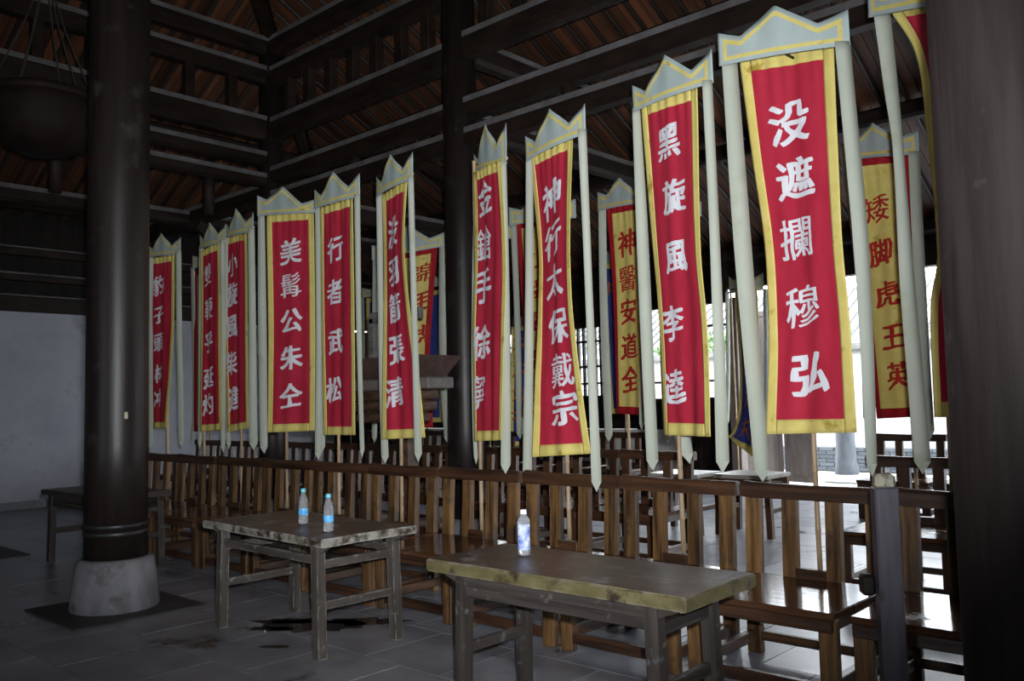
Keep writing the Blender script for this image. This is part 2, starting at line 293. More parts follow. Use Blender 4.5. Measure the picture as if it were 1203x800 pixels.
# banner shapes in metres: pole foot, heading ends and heights, cloth edges by level, ribbon edges, characters (glyph, height, place across)
BANNERS = [
 {'row': 1, 'kind': 'red', 'pole': [-9.794, 4.78], 'head': [[-10.051, 4.645, 3.256], [-9.272, 4.664, 3.195], 0.17, 0.2, 0.275], 'body': [[-10.147, 4.69, 3.232, -9.581, 4.748, 3.216], [-10.145, 4.692, 2.721, -9.577, 4.748, 2.74], [-10.149, 4.717, 2.336, -9.579, 4.74, 2.297], [-10.277, 4.825, 1.242, -9.714, 4.73, 1.247]], 'ribs': [[[-10.051, 4.645, 3.256, -9.999, 4.693, 3.254], [-10.107, 4.687, 2.281, -10.062, 4.728, 2.28], [-10.191, 4.735, 0.985, -10.154, 4.769, 0.984]], [[-9.314, 4.625, 3.206, -9.264, 4.67, 3.205], [-9.37, 4.667, 2.232, -9.321, 4.712, 2.231], [-9.428, 4.73, 1.029, -9.378, 4.776, 1.027]]], 'text': [('豹', 2.908, 0.438), ('子', 2.574, 0.429), ('頭', 2.25, 0.415), ('林', 1.886, 0.43), ('冲', 1.592, 0.397)], 'size': 0.2},
 {'row': 1, 'kind': 'red', 'pole': [-8.946, 4.78], 'head': [[-9.098, 4.807, 3.246], [-8.328, 4.686, 3.199], 0.162, 0.197, 0.269], 'body': [[-8.976, 4.752, 3.175, -8.413, 4.665, 3.181], [-8.968, 4.75, 2.256, -8.404, 4.67, 2.214], [-8.975, 4.745, 1.211, -8.407, 4.691, 1.234]], 'ribs': [[[-9.105, 4.8, 3.256, -9.069, 4.832, 3.255], [-9.179, 4.831, 2.226, -9.137, 4.87, 2.224], [-9.265, 4.869, 1.014, -9.23, 4.901, 1.013]], [[-8.374, 4.644, 3.201, -8.335, 4.68, 3.199], [-8.435, 4.687, 2.172, -8.395, 4.724, 2.171], [-8.505, 4.736, 0.991, -8.472, 4.767, 0.99]]], 'text': [('雙', 2.887, 0.404), ('鞭', 2.526, 0.441), ('乎', 2.173, 0.435), ('延', 1.793, 0.428), ('灼', 1.506, 0.386)], 'size': 0.21},
 {'row': 1, 'kind': 'red', 'pole': [-8.172, 4.78], 'head': [[-8.41, 4.732, 3.262], [-7.64, 4.603, 3.202], 0.162, 0.194, 0.281], 'body': [[-8.52, 4.794, 3.258, -7.955, 4.715, 3.229], [-8.508, 4.787, 2.363, -7.943, 4.715, 2.315], [-8.475, 4.798, 1.203, -7.912, 4.704, 1.253]], 'ribs': [[[-8.416, 4.726, 3.262, -8.39, 4.75, 3.262], [-8.494, 4.759, 2.178, -8.46, 4.79, 2.177], [-8.528, 4.798, 1.455, -8.501, 4.822, 1.454], [-8.549, 4.82, 1.021, -8.509, 4.857, 1.02]], [[-7.683, 4.563, 3.204, -7.633, 4.609, 3.202], [-7.748, 4.608, 2.124, -7.691, 4.66, 2.122], [-7.812, 4.654, 1.036, -7.75, 4.711, 1.034]]], 'text': [('小', 2.952, 0.356), ('旋', 2.645, 0.35), ('風', 2.312, 0.305), ('柴', 1.927, 0.233), ('進', 1.567, 0.321)], 'size': 0.23},
 {'row': 1, 'kind': 'red', 'pole': [-7.345, 4.78], 'head': [[-7.565, 4.596, 3.343], [-6.8, 4.753, 3.274], 0.21, 0.128, 0.271], 'body': [[-7.5, 4.66, 3.325, -6.961, 4.845, 3.297], [-7.493, 4.671, 2.277, -6.947, 4.837, 2.243], [-7.504, 4.664, 1.214, -6.961, 4.837, 1.226]], 'ribs': [[[-7.559, 4.602, 3.335, -7.509, 4.647, 3.333], [-7.627, 4.64, 2.286, -7.565, 4.697, 2.284], [-7.693, 4.704, 1.002, -7.637, 4.755, 1.0]], [[-6.806, 4.747, 3.274, -6.764, 4.785, 3.273], [-6.881, 4.825, 1.754, -6.84, 4.862, 1.752], [-6.93, 4.852, 1.01, -6.883, 4.895, 1.009]]], 'text': [('美', 2.944, 0.509), ('髯', 2.624, 0.5), ('公', 2.286, 0.51), ('朱', 1.933, 0.512), ('仝', 1.563, 0.497)], 'size': 0.22},
 {'row': 1, 'kind': 'red', 'pole': [-6.512, 4.78], 'head': [[-6.749, 4.699, 3.29], [-5.973, 4.633, 3.261], 0.19, 0.206, 0.289], 'body': [[-6.74, 4.758, 3.281, -6.172, 4.711, 3.279], [-6.728, 4.76, 2.269, -6.161, 4.708, 2.22], [-6.716, 4.768, 1.191, -6.15, 4.695, 1.199]], 'ribs': [[[-6.743, 4.704, 3.297, -6.708, 4.736, 3.296], [-6.817, 4.754, 2.069, -6.776, 4.792, 2.067], [-6.896, 4.79, 0.951, -6.849, 4.833, 0.95]], [[-6.012, 4.599, 3.255, -5.973, 4.634, 3.254], [-6.076, 4.659, 2.017, -6.043, 4.689, 2.016], [-6.121, 4.716, 0.999, -6.093, 4.741, 0.999]]], 'text': [('行', 2.866, 0.467), ('者', 2.483, 0.423), ('武', 2.037, 0.425), ('松', 1.6, 0.349)], 'size': 0.21},
 {'row': 1, 'kind': 'red', 'pole': [-5.65, 4.78], 'head': [[-5.903, 4.755, 3.261], [-5.157, 4.527, 3.243], 0.186, 0.217, 0.294], 'body': [[-5.921, 4.846, 3.279, -5.383, 4.659, 3.274], [-5.966, 4.884, 2.773, -5.439, 4.669, 2.737], [-5.92, 4.839, 2.311, -5.378, 4.662, 2.25], [-5.873, 4.781, 1.773, -5.311, 4.684, 1.747], [-5.848, 4.742, 1.163, -5.278, 4.725, 1.184]], 'ribs': [[[-5.903, 4.755, 3.261, -5.865, 4.79, 3.26], [-5.982, 4.824, 1.793, -5.944, 4.859, 1.792], [-6.021, 4.87, 0.941, -5.972, 4.915, 0.939]], [[-5.188, 4.499, 3.237, -5.153, 4.531, 3.236], [-5.234, 4.554, 2.23, -5.199, 4.586, 2.229], [-5.294, 4.618, 0.993, -5.249, 4.659, 0.991]]], 'text': [('没', 2.921, 0.486), ('羽', 2.587, 0.498), ('箭', 2.274, 0.465), ('張', 1.918, 0.444), ('清', 1.556, 0.345)], 'size': 0.23},
 {'row': 1, 'kind': 'red', 'pole': [-4.721, 4.78], 'head': [[-4.851, 4.911, 3.3], [-4.162, 4.547, 3.16], 0.157, 0.306, 0.358], 'body': [[-4.69, 4.747, 3.212, -4.177, 4.499, 3.16], [-4.697, 4.746, 2.604, -4.171, 4.525, 2.509], [-4.751, 4.764, 2.0, -4.221, 4.551, 1.953], [-4.769, 4.777, 1.16, -4.253, 4.533, 1.184]], 'ribs': [[[-4.85, 4.91, 3.32, -4.824, 4.934, 3.32], [-4.954, 4.946, 1.954, -4.929, 4.97, 1.953], [-4.994, 4.976, 1.27, -4.968, 4.999, 1.27], [-5.004, 4.997, 0.956, -4.979, 5.02, 0.955]], [[-4.194, 4.518, 3.161, -4.162, 4.547, 3.16], [-4.256, 4.566, 2.079, -4.215, 4.603, 2.078], [-4.339, 4.599, 0.936, -4.285, 4.649, 0.935]]], 'text': [('金', 2.961, 0.416), ('鎗', 2.629, 0.342), ('手', 2.317, 0.324), ('徐', 1.902, 0.296), ('寧', 1.532, 0.173)], 'size': 0.235},
 {'row': 1, 'kind': 'red', 'pole': [-3.868, 4.78], 'head': [[-4.146, 4.743, 3.213], [-3.405, 4.497, 3.201], 0.194, 0.202, 0.286], 'body': [[-4.196, 4.839, 3.261, -3.648, 4.679, 3.248], [-4.189, 4.912, 2.606, -3.68, 4.656, 2.671], [-4.204, 4.912, 2.159, -3.691, 4.664, 2.125], [-4.194, 4.841, 1.606, -3.648, 4.678, 1.587], [-4.177, 4.762, 1.052, -3.609, 4.716, 1.092]], 'ribs': [[[-4.146, 4.743, 3.219, -4.109, 4.777, 3.218], [-4.218, 4.776, 2.182, -4.172, 4.819, 2.181], [-4.319, 4.812, 0.846, -4.268, 4.859, 0.845]], [[-3.442, 4.463, 3.202, -3.401, 4.501, 3.201], [-3.477, 4.537, 2.095, -3.44, 4.571, 2.094], [-3.529, 4.609, 0.849, -3.48, 4.655, 0.848]]], 'text': [('神', 2.891, 0.499), ('行', 2.606, 0.485), ('太', 2.314, 0.522), ('保', 1.987, 0.585), ('戴', 1.671, 0.635), ('宗', 1.403, 0.637)], 'size': 0.225},
 {'row': 1, 'kind': 'red', 'pole': [-2.954, 4.78], 'head': [[-3.203, 4.76, 3.355], [-2.465, 4.506, 3.293], 0.186, 0.205, 0.28], 'body': [[-3.186, 4.817, 3.382, -2.644, 4.64, 3.328], [-3.145, 4.842, 2.481, -2.636, 4.585, 2.378], [-3.097, 4.821, 1.884, -2.592, 4.556, 1.836], [-3.086, 4.821, 1.217, -2.589, 4.541, 1.223]], 'ribs': [[[-3.207, 4.756, 3.356, -3.169, 4.791, 3.354], [-3.242, 4.807, 2.491, -3.184, 4.861, 2.489], [-3.291, 4.908, 0.975, -3.233, 4.962, 0.973]], [[-2.514, 4.463, 3.279, -2.47, 4.503, 3.278], [-2.541, 4.527, 2.357, -2.497, 4.567, 2.356], [-2.603, 4.6, 1.007, -2.545, 4.654, 1.005]], [[-3.146, 5.012, 1.27, -3.079, 5.073, 1.268], [-3.133, 5.035, 1.157, -3.062, 5.1, 1.154], [-3.1, 5.079, 1.014, -3.054, 5.121, 1.013]]], 'text': [('黑', 3.065, 0.475), ('旋', 2.722, 0.537), ('風', 2.343, 0.504), ('李', 1.916, 0.332), ('逵', 1.515, 0.283)], 'size': 0.2},
 {'row': 1, 'kind': 'red', 'pole': [-2.076, 4.78], 'head': [[-2.448, 4.553, 3.398], [-1.668, 4.524, 3.284], 0.201, 0.192, 0.285], 'body': [[-2.407, 4.729, 3.445, -1.837, 4.739, 3.378], [-2.381, 4.799, 2.859, -1.822, 4.685, 2.769], [-2.344, 4.833, 2.356, -1.807, 4.643, 2.267], [-2.335, 4.816, 1.804, -1.79, 4.65, 1.759], [-2.363, 4.784, 1.229, -1.8, 4.691, 1.246]], 'ribs': [[[-2.436, 4.563, 3.408, -2.369, 4.624, 3.406], [-2.452, 4.649, 2.359, -2.375, 4.72, 2.357], [-2.452, 4.785, 0.949, -2.385, 4.846, 0.946]], [[-1.728, 4.47, 3.277, -1.668, 4.525, 3.275], [-1.726, 4.571, 2.246, -1.666, 4.626, 2.245], [-1.75, 4.668, 1.011, -1.71, 4.704, 1.01]]], 'text': [('没', 3.014, 0.486), ('遮', 2.693, 0.497), ('攔', 2.345, 0.447), ('穆', 1.948, 0.451), ('弘', 1.576, 0.512)], 'size': 0.225},
 {'row': 1, 'kind': 'red', 'pole': [-1.364, 4.78], 'head': [[-1.647, 4.751, 3.497], [-0.945, 4.411, 3.266], 0.163, 0.176, 0.295], 'body': [[-1.568, 4.841, 3.534, -1.061, 4.58, 3.359], [-1.428, 4.801, 3.251, -1.002, 4.424, 3.066], [-1.383, 4.762, 2.771, -0.948, 4.394, 2.643], [-1.363, 4.753, 2.164, -0.924, 4.391, 2.091], [-1.42, 4.784, 1.894, -0.968, 4.438, 1.869], [-1.436, 4.789, 1.323, -0.97, 4.463, 1.329]], 'ribs': [[[-1.626, 4.769, 3.51, -1.557, 4.832, 3.508], [-1.609, 4.82, 3.129, -1.551, 4.874, 3.127], [-1.594, 4.868, 2.78, -1.55, 4.908, 2.779], [-1.617, 4.925, 1.968, -1.555, 4.982, 1.966], [-1.624, 5.011, 1.008, -1.556, 5.073, 1.005]]], 'text': [], 'size': 0.2},
 {'row': 2, 'kind': 'yellow', 'pole': [-13.318, 7.22], 'head': [[-13.488, 6.992, 3.77], [-12.741, 7.214, 3.854], 0.224, 0.233, 0.34], 'body': [[-13.532, 7.045, 3.724, -13.011, 7.276, 3.797], [-13.533, 7.048, 2.591, -13.009, 7.274, 2.565], [-13.532, 7.051, 1.094, -13.007, 7.273, 1.102]], 'ribs': [[[-13.509, 6.973, 3.771, -13.457, 7.02, 3.769], [-13.602, 7.055, 2.032, -13.561, 7.093, 2.03], [-13.648, 7.081, 1.331, -13.617, 7.11, 1.33], [-13.707, 7.068, 0.897, -13.666, 7.106, 0.896]]], 'text': [], 'size': 0.2},
 {'row': 2, 'kind': 'yellow', 'pole': [-8.413, 7.22], 'head': [[-8.572, 6.824, 3.265], [-7.883, 7.438, 3.424], 0.192, 0.181, 0.357], 'body': [[-8.547, 7.009, 3.303, -8.044, 7.456, 3.427], [-8.575, 7.025, 2.062, -8.109, 7.352, 2.045], [-8.546, 7.027, 1.142, -8.1, 7.382, 1.162]], 'ribs': [[[-8.563, 6.831, 3.275, -8.508, 6.882, 3.274], [-8.637, 6.861, 2.264, -8.582, 6.911, 2.263], [-8.72, 6.908, 0.987, -8.673, 6.951, 0.986]], [[-7.938, 7.387, 3.426, -7.883, 7.438, 3.424], [-8.026, 7.437, 2.074, -7.956, 7.501, 2.072], [-8.051, 7.52, 0.966, -8.004, 7.563, 0.964]]], 'text': [('錦', 3.063, 0.717), ('毛', 2.732, 0.778), ('虎', 2.326, 0.835)], 'size': 0.22},
 {'row': 2, 'kind': 'yellow', 'pole': [-6.969, 7.22], 'head': [[-7.19, 7.141, 3.333], [-6.411, 7.1, 3.265], 0.189, 0.171, 0.2], 'body': [[-7.112, 7.217, 3.281, -6.556, 7.089, 3.237], [-7.166, 7.24, 2.182, -6.617, 7.089, 2.141], [-7.199, 7.271, 1.188, -6.662, 7.079, 1.195]], 'ribs': [[[-7.175, 7.154, 3.333, -7.131, 7.195, 3.331], [-7.243, 7.203, 2.186, -7.198, 7.244, 2.184], [-7.28, 7.246, 1.388, -7.243, 7.279, 1.387], [-7.322, 7.226, 1.189, -7.278, 7.266, 1.188], [-7.368, 7.208, 0.941, -7.339, 7.235, 0.94]]], 'text': [], 'size': 0.2},
 {'row': 2, 'kind': 'yellow', 'pole': [-6.137, 7.22], 'head': [[-6.361, 6.966, 3.383], [-5.622, 7.217, 3.384], 0.205, 0.207, 0.335], 'body': [[-6.382, 7.102, 3.414, -5.83, 7.246, 3.422], [-6.376, 7.154, 2.695, -5.807, 7.198, 2.639], [-6.359, 7.171, 2.127, -5.789, 7.18, 2.09], [-6.374, 7.185, 1.284, -5.804, 7.164, 1.299]], 'ribs': [[[-6.348, 6.979, 3.373, -6.299, 7.023, 3.372], [-6.383, 7.04, 2.405, -6.335, 7.084, 2.403], [-6.451, 7.108, 1.045, -6.396, 7.159, 1.043]]], 'text': [('小', 3.01, 0.454), ('溫', 2.68, 0.421), ('侯', 2.33, 0.402), ('呂', 1.917, 0.368), ('方', 1.577, 0.4)], 'size': 0.2},
 {'row': 2, 'kind': 'yellow', 'pole': [-5.045, 7.22], 'head': [[-5.302, 7.166, 3.396], [-4.545, 6.977, 3.332], 0.201, 0.17, 0.293], 'body': [[-5.211, 7.204, 3.395, -4.647, 7.119, 3.364], [-5.184, 7.227, 2.575, -4.64, 7.056, 2.504], [-5.205, 7.261, 1.31, -4.687, 7.023, 1.295]], 'ribs': [[[-5.295, 7.172, 3.396, -5.237, 7.225, 3.394], [-5.352, 7.222, 2.327, -5.294, 7.276, 2.325], [-5.398, 7.306, 1.021, -5.34, 7.359, 1.02]], [[-4.594, 6.934, 3.31, -4.552, 6.973, 3.308], [-4.697, 6.965, 2.011, -4.661, 6.998, 2.01], [-4.759, 6.991, 1.15, -4.723, 7.024, 1.149]]], 'text': [('神', 2.995, 0.476), ('醫', 2.647, 0.441), ('安', 2.325, 0.444), ('道', 1.978, 0.456), ('全', 1.648, 0.47)], 'size': 0.24},
 {'row': 2, 'kind': 'yellow', 'pole': [-4.424, 7.22], 'head': [[-4.631, 7.295, 3.184], [-3.954, 6.91, 3.086], 0.151, 0.138, 0.21], 'body': [[-4.539, 7.24, 3.145, -4.023, 6.999, 3.094], [-4.531, 7.244, 2.01, -4.027, 6.98, 1.968], [-4.553, 7.254, 1.206, -4.048, 6.99, 1.215]], 'ribs': [[[-4.631, 7.295, 3.184, -4.594, 7.329, 3.182], [-4.713, 7.331, 2.025, -4.67, 7.371, 2.024], [-4.748, 7.397, 1.009, -4.692, 7.448, 1.007]]], 'text': [], 'size': 0.2},
 {'row': 2, 'kind': 'yellow', 'pole': [-2.331, 7.22], 'head': [[-2.741, 7.077, 3.375], [-2.028, 6.759, 3.218], 0.154, 0.183, 0.281], 'body': [[-2.774, 7.179, 3.395, -2.204, 7.174, 3.324], [-2.727, 7.321, 2.612, -2.191, 7.127, 2.574], [-2.696, 7.348, 2.037, -2.179, 7.108, 1.984], [-2.667, 7.385, 1.243, -2.181, 7.089, 1.269]], 'ribs': [[[-2.089, 6.703, 3.213, -2.024, 6.763, 3.211], [-2.114, 6.752, 2.469, -2.049, 6.812, 2.467], [-2.138, 6.862, 1.098, -2.078, 6.917, 1.096]], [[-2.737, 7.082, 3.368, -2.685, 7.129, 3.366], [-2.706, 7.218, 2.243, -2.67, 7.251, 2.242], [-2.744, 7.284, 1.19, -2.702, 7.322, 1.189]]], 'text': [('矮', 2.938, 0.419), ('脚', 2.596, 0.415), ('虎', 2.254, 0.446), ('王', 1.905, 0.482), ('英', 1.596, 0.522)], 'size': 0.2},
 {'row': 3, 'kind': 'blue', 'pole': [-14.026, 11.4], 'head': [[-14.155, 10.995, 3.647], [-13.47, 11.613, 3.712], 0.208, 0.208, 0.338], 'body': [[-14.205, 11.142, 3.627, -13.71, 11.589, 3.681], [-14.201, 11.143, 2.435, -13.725, 11.579, 2.419], [-14.2, 11.146, 1.184, -13.737, 11.566, 1.204]], 'ribs': [[[-14.181, 10.971, 3.648, -14.117, 11.03, 3.646], [-14.258, 11.034, 2.261, -14.194, 11.092, 2.259], [-14.386, 11.067, 0.703, -14.322, 11.126, 0.701]]], 'text': [], 'size': 0.2},
 {'row': 3, 'kind': 'blue', 'pole': [-12.679, 11.4], 'head': [[-12.828, 10.974, 3.68], [-12.191, 11.551, 3.726], 0.247, 0.23, 0.362], 'body': [[-12.82, 11.183, 3.613, -12.375, 11.585, 3.648], [-12.832, 11.169, 2.364, -12.405, 11.559, 2.35], [-12.835, 11.167, 1.112, -12.398, 11.567, 1.098]], 'ribs': [[[-12.254, 11.496, 3.695, -12.205, 11.541, 3.693], [-12.342, 11.545, 2.347, -12.281, 11.601, 2.345], [-12.404, 11.616, 1.03, -12.355, 11.66, 1.029]]], 'text': [], 'size': 0.2},
 {'row': 3, 'kind': 'blue', 'pole': [-10.0, 11.4], 'head': [[-10.225, 11.225, 2.766], [-9.476, 11.442, 2.778], 0.193, 0.203, 0.294], 'body': [[-10.185, 11.158, 2.73, -9.75, 11.54, 2.76], [-10.209, 11.135, 1.931, -9.767, 11.526, 1.917], [-10.252, 11.095, 0.699, -9.814, 11.486, 0.701]], 'ribs': [[[-10.214, 11.235, 2.766, -10.17, 11.275, 2.765], [-10.257, 11.275, 1.934, -10.213, 11.316, 1.932], [-10.293, 11.328, 1.042, -10.25, 11.368, 1.04]]], 'text': [('x', 2.442, 0.264), ('x', 2.001, 0.273), ('x', 1.559, 0.265), ('x', 1.192, 0.23)], 'size': 0.3},
 {'row': 3, 'kind': 'blue', 'pole': [-8.015, 11.4], 'head': [[-8.255, 11.274, 3.637], [-7.476, 11.231, 3.601], 0.232, 0.223, 0.315], 'body': [[-8.283, 11.288, 3.614, -7.727, 11.414, 3.612], [-8.28, 11.312, 2.404, -7.716, 11.395, 2.37], [-8.248, 11.322, 1.232, -7.683, 11.394, 1.226]], 'ribs': [[[-8.255, 11.274, 3.637, -8.215, 11.311, 3.635], [-8.315, 11.337, 2.407, -8.275, 11.374, 2.406], [-8.356, 11.405, 1.313, -8.316, 11.442, 1.312]]], 'text': [('x', 3.193, 0.171)], 'size': 0.25},
 {'row': 3, 'kind': 'blue', 'pole': [-6.092, 11.4], 'head': [[-6.205, 11.567, 2.968], [-5.503, 11.229, 2.918], 0.25, 0.247, 0.304], 'body': [[-6.019, 11.369, 2.921, -5.522, 11.089, 2.897], [-5.987, 11.371, 1.89, -5.522, 11.042, 1.864], [-6.029, 11.372, 1.285, -5.57, 11.034, 1.286], [-6.136, 11.396, 0.981, -5.652, 11.094, 0.995], [-6.267, 11.455, 0.88, -5.759, 11.195, 0.615]], 'ribs': [[[-6.251, 11.525, 2.969, -6.205, 11.567, 2.968], [-6.32, 11.577, 1.783, -6.274, 11.619, 1.782], [-6.387, 11.587, 1.035, -6.332, 11.638, 1.033]], [[-5.512, 11.222, 2.906, -5.46, 11.27, 2.905], [-5.57, 11.28, 1.752, -5.518, 11.328, 1.75], [-5.634, 11.29, 1.046, -5.573, 11.345, 1.044]]], 'text': [('x', 2.376, 0.398), ('x', 1.888, 0.481), ('x', 1.439, 0.527), ('x', 1.002, 0.552)], 'size': 0.3}]

# ---------------------------------------------------------------- floor
floor = struct(MB().box(-3.55, 0.2, -0.030, 23.4, 25.6, 0.05).build('floor', JOINT))
TS = 0.62
tiles = []
iy = 0; y = 0.75
while y < 12.9:
    off = (iy % 2) * TS * 0.5
    x = -14.7 - off
    while x < 2.0:
        cx = x + TS / 2; cy = y + TS / 2
        # keep what the lens can see, and the strip to either side of it
        d = Vector((cx, cy)); ang = math.degrees(math.atan2(-cx, cy)) - 42.38
        if -38 < ang < 36: tiles.append((d.length, cx, cy))
        x += TS
    y += TS; iy += 1
tiles.sort()
tmesh = []
for k in range(4):
    m = MB(); m.box(0, 0, -0.0125, TS - 0.007, TS - 0.007, 0.025)
    tmesh.append(m.mesh('floor_tile', FLOORM))
far = MB()
for i, (d, cx, cy) in enumerate(tiles):
    if i < 298:
        link('floor_tile', tmesh[i % 4], floor, (cx, cy, random.uniform(-0.0015, 0.0)), (random.uniform(-.0012, .0012), random.uniform(-.0012, .0012), random.choice([0, 1, 2, 3]) * math.pi / 2))
    else:
        far.box(cx, cy, -0.0125, TS - 0.007, TS - 0.007, 0.025)
o = far.build('far_floor_tiles', FLOORM, floor); o['kind'] = 'stuff'
floor2 = MB().box(-3.55, -6.0, -0.0125, 23.2, 13.4, 0.025).build('plain_floor', FLOORM, floor)

# ---------------------------------------------------------------- walls
SL = 0.50
def roof_z(x, y): return 6.72 - SL * max(abs(y) - 6.48, -10.3 - x)   # underside of the hipped roof
wl = struct(MB().box(-14.75, -1.0, 1.5, 0.3, 23.6, 3.05).build('wall_left', PLASTER))
m = MB()
m.box(-14.75, 0.0, 3.9, 0.22, 25.6, 1.7)
m.build('upper_panel', DARKP, wl)
for z, h in ((3.14, 0.24), (3.55, 0.10), (3.95, 0.12)):
    MB().box(-14.62, 0.0, z, 0.16, 25.4, h, bev=0.01).build('tie_beam', BEAMW, wl)
    MB().box(-14.58, 0.0, z + h / 2 + 0.012, 0.12, 25.4, 0.024).build('pale_ledge', PALEW, wl)
for yy in (-6.48, -2.87, 2.87, 6.48, 10.75):
    MB().tube([(-14.55, yy, 0), (-14.55, yy, 4.3)], 0.14, 16).build('wall_post', COLW, wl, True)
MB().box(-14.6, -1.0, 0.06, 0.03, 23.6, 0.12).build('baseboard_left', PLD, wl)
# end of the side wall: dark boards beyond the plaster
for i in range(6):
    MB().box(-14.72, 10.95 + i * 0.29, 1.5, 0.06, 0.275, 3.0, bev=0.006).build('board', DARKP, wl)

wb = struct(MB().box(-10.85, 12.45, 0.45, 7.2, 0.16, 0.9).build('wall_back', WHITE))
MB().box(-10.85, 12.38, 0.92, 7.3, 0.34, 0.05, bev=0.01).build('sill', WHITE, wb)
MB().box(-3.55, 12.45, 3.30, 23.0, 0.2, 0.3).build('lintel', BEAMW, wb)
MB().box(-3.55, 12.45, 3.72, 23.0, 0.16, 0.6).build('upper_panel', DARKP, wb)
for x in (-14.55, -12.45, -10.3, -8.35, -7.3, -6.6, -0.53, 3.2):
    MB().box(x, 12.42, 1.5, 0.17, 0.2, 3.0, bev=0.01).build('door_post', BEAMW if x != -6.6 else LEAFW, wb)
# lattice windows above the sill, one per bay; solid dark panel below the grille
def lattice(n, x0, x1, zs, zt, lower, bars, cols):
    w = struct(MB().box((x0 + x1) / 2, 12.42, zt + 0.04, x1 - x0, 0.1, 0.08).build('window_%d' % n, BEAMW))
    MB().box((x0 + x1) / 2, 12.42, (lower + zs) / 2, x1 - x0, 0.06, zs - lower).build('panel', DARKP, w)
    MB().box((x0 + x1) / 2, 12.4, zs, x1 - x0, 0.1, 0.07).build('frame', BEAMW, w)
    MB().box((x0 + x1) / 2, 12.42, (zt + 3.2) / 2, x1 - x0, 0.05, 3.2 - zt).build('transom_panel', DARKP, w)
    for i in range(1, cols):
        x = x0 + (x1 - x0) * i / cols
        MB().box(x, 12.41, (zs + zt) / 2, 0.035 if i % 3 else 0.09, 0.06, zt - zs).build('muntin', BEAMW, w)
    for z in bars:
        MB().box((x0 + x1) / 2, 12.41, z, x1 - x0, 0.05, 0.035).build('muntin', BEAMW, w)
lattice(1, -14.5, -12.5, 2.0, 2.75, 0.95, (2.2, 2.5), 14)
lattice(2, -12.4, -10.4, 2.0, 2.75, 0.95, (2.2, 2.5), 14)
lattice(3, -10.2, -8.45, 1.5, 2.75, 0.95, (1.75, 2.05, 2.5), 14)
lattice(4, -8.25, -7.4, 1.42, 2.95, 0.0, (1.72,), 2)
lattice(5, -7.2, -6.7, 1.42, 2.95, 0.0, (1.72, 2.6), 1)
# bays right of the open centre
wr = MB(); wr.box(5.4, 12.45, 1.5, 4.4, 0.16, 3.0); wr.build('plaster_panel', PLASTER, wb)
wR = struct(MB().box(7.95, 0, 2.2, 0.25, 25.2, 4.4).build('wall_right', PLASTER))
wF = struct(MB().box(-9.0, -12.45, 2.2, 11.6, 0.2, 4.4).build('wall_front', PLASTER))
MB().box(3.1, -12.45, 2.2, 9.6, 0.2, 4.4).build('plaster_panel', PLASTER, wF)
MB().box(-3.6, -12.45, 3.6, 7.4, 0.2, 1.9).build('plaster_panel', PLASTER, wF)

# two weathered door leaves folded out beside the opening
def door_leaf(n, x0, y0, x1, y1, label_part=None):
    a = Vector((x0, y0, 0)); b = Vector((x1, y1, 0)); d = (b - a).normalized(); nrm = Vector((-d.y, d.x, 0))
    L = (b - a).length; ang = math.atan2(d.y, d.x)
    e = struct(MB().box(L / 2, 0, 1.45, L, 0.035, 2.8).build('door_%d' % n, LEAFW)); e.location = a; e.rotation_euler = (0, 0, ang)
    for sx in (0.04, L - 0.04):
        MB().box(sx, 0, 1.45, 0.08, 0.07, 2.86, bev=0.008).build('stile', LEAFW, e)
    for z in (0.07, 1.05, 1.35, 2.85):
        MB().box(L / 2, 0, z, L, 0.065, 0.1, bev=0.008).build('door_rail', LEAFW, e)
door_leaf(1, -7.15, 13.35, -6.62, 13.95)
door_leaf(2, -6.58, 13.98, -6.0, 13.85)

# ---------------------------------------------------------------- courtyard beyond the opening
ground = struct(MB().box(-5, 23.0, -0.12, 60, 20.6, 0.2).build('trim_1', COURT))
fs = MB()
ow = struct(MB().box(-7, 16.75, 1.15, 22, 0.3, 2.3).build('trim_2', OUTWALL))
bmesh_b = MB().box(0, 0, 0, 0.285, 0.05, 0.062, bev=0.004).mesh('brick', BRICK)
cap = MB().box(-7, 16.75, 2.36, 22, 0.5, 0.12).build('wall_coping', TILEG, ow)
for r_ in range(6):
    for i in range(22):
        link('brick', bmesh_b, ow, (-8.9 + i * 0.297 + (r_ % 2) * 0.148, 16.585, 0.04 + r_ * 0.074))
oc = thing('veranda_column', 'weathered grey column on white block out in the daylight beyond the hall', 'column', (-5.85, 14.7, 0))
MB().lathe([(0.2, 0.1), (0.17, 0.3), (0.155, 0.6), (0.15, 3.4)], 20).build('shaft', OUTCOL, oc, True)
MB().box(0, 0, 0.05, 0.62, 0.62, 0.12, bev=0.02).build('base_block', WHITE, oc)
# neighbour's roof and trees behind the courtyard wall
nb = thing('neighbour_house', 'grey tiled house roof glimpsed above the courtyard wall', 'house', (-13.0, 24, 0))
MB().box(0, 1.5, 1.5, 13, 3, 3.2).build('wall', WHITE, nb)
rf = MB(); rf.poly([(-7, -1, 3.1), (7, -1, 3.1), (7, 1.6, 4.6), (-7, 1.6, 4.6), (-7, -1, 2.95), (7, -1, 2.95), (7, 1.6, 4.45), (-7, 1.6, 4.45)], [[0, 1, 2, 3], [7, 6, 5, 4], [0, 4, 5, 1], [2, 6, 7, 3], [1, 5, 6, 2], [0, 3, 7, 4]])
rr = rf.build('roof', TILEG, nb)
rt = MB()
for i in range(46):
    x = -6.9 + i * 0.3
    rt.tube([(x, -1.04, 3.12), (x, 1.6, 4.64)], 0.07, 6)
o = rt.build('roof_tiles', TILEG, rr); o['kind'] = 'stuff'
bs = thing('leafy_shrub', 'green leafy shrub rising above the courtyard wall', 'shrub', (-11.2, 19.2, 0))
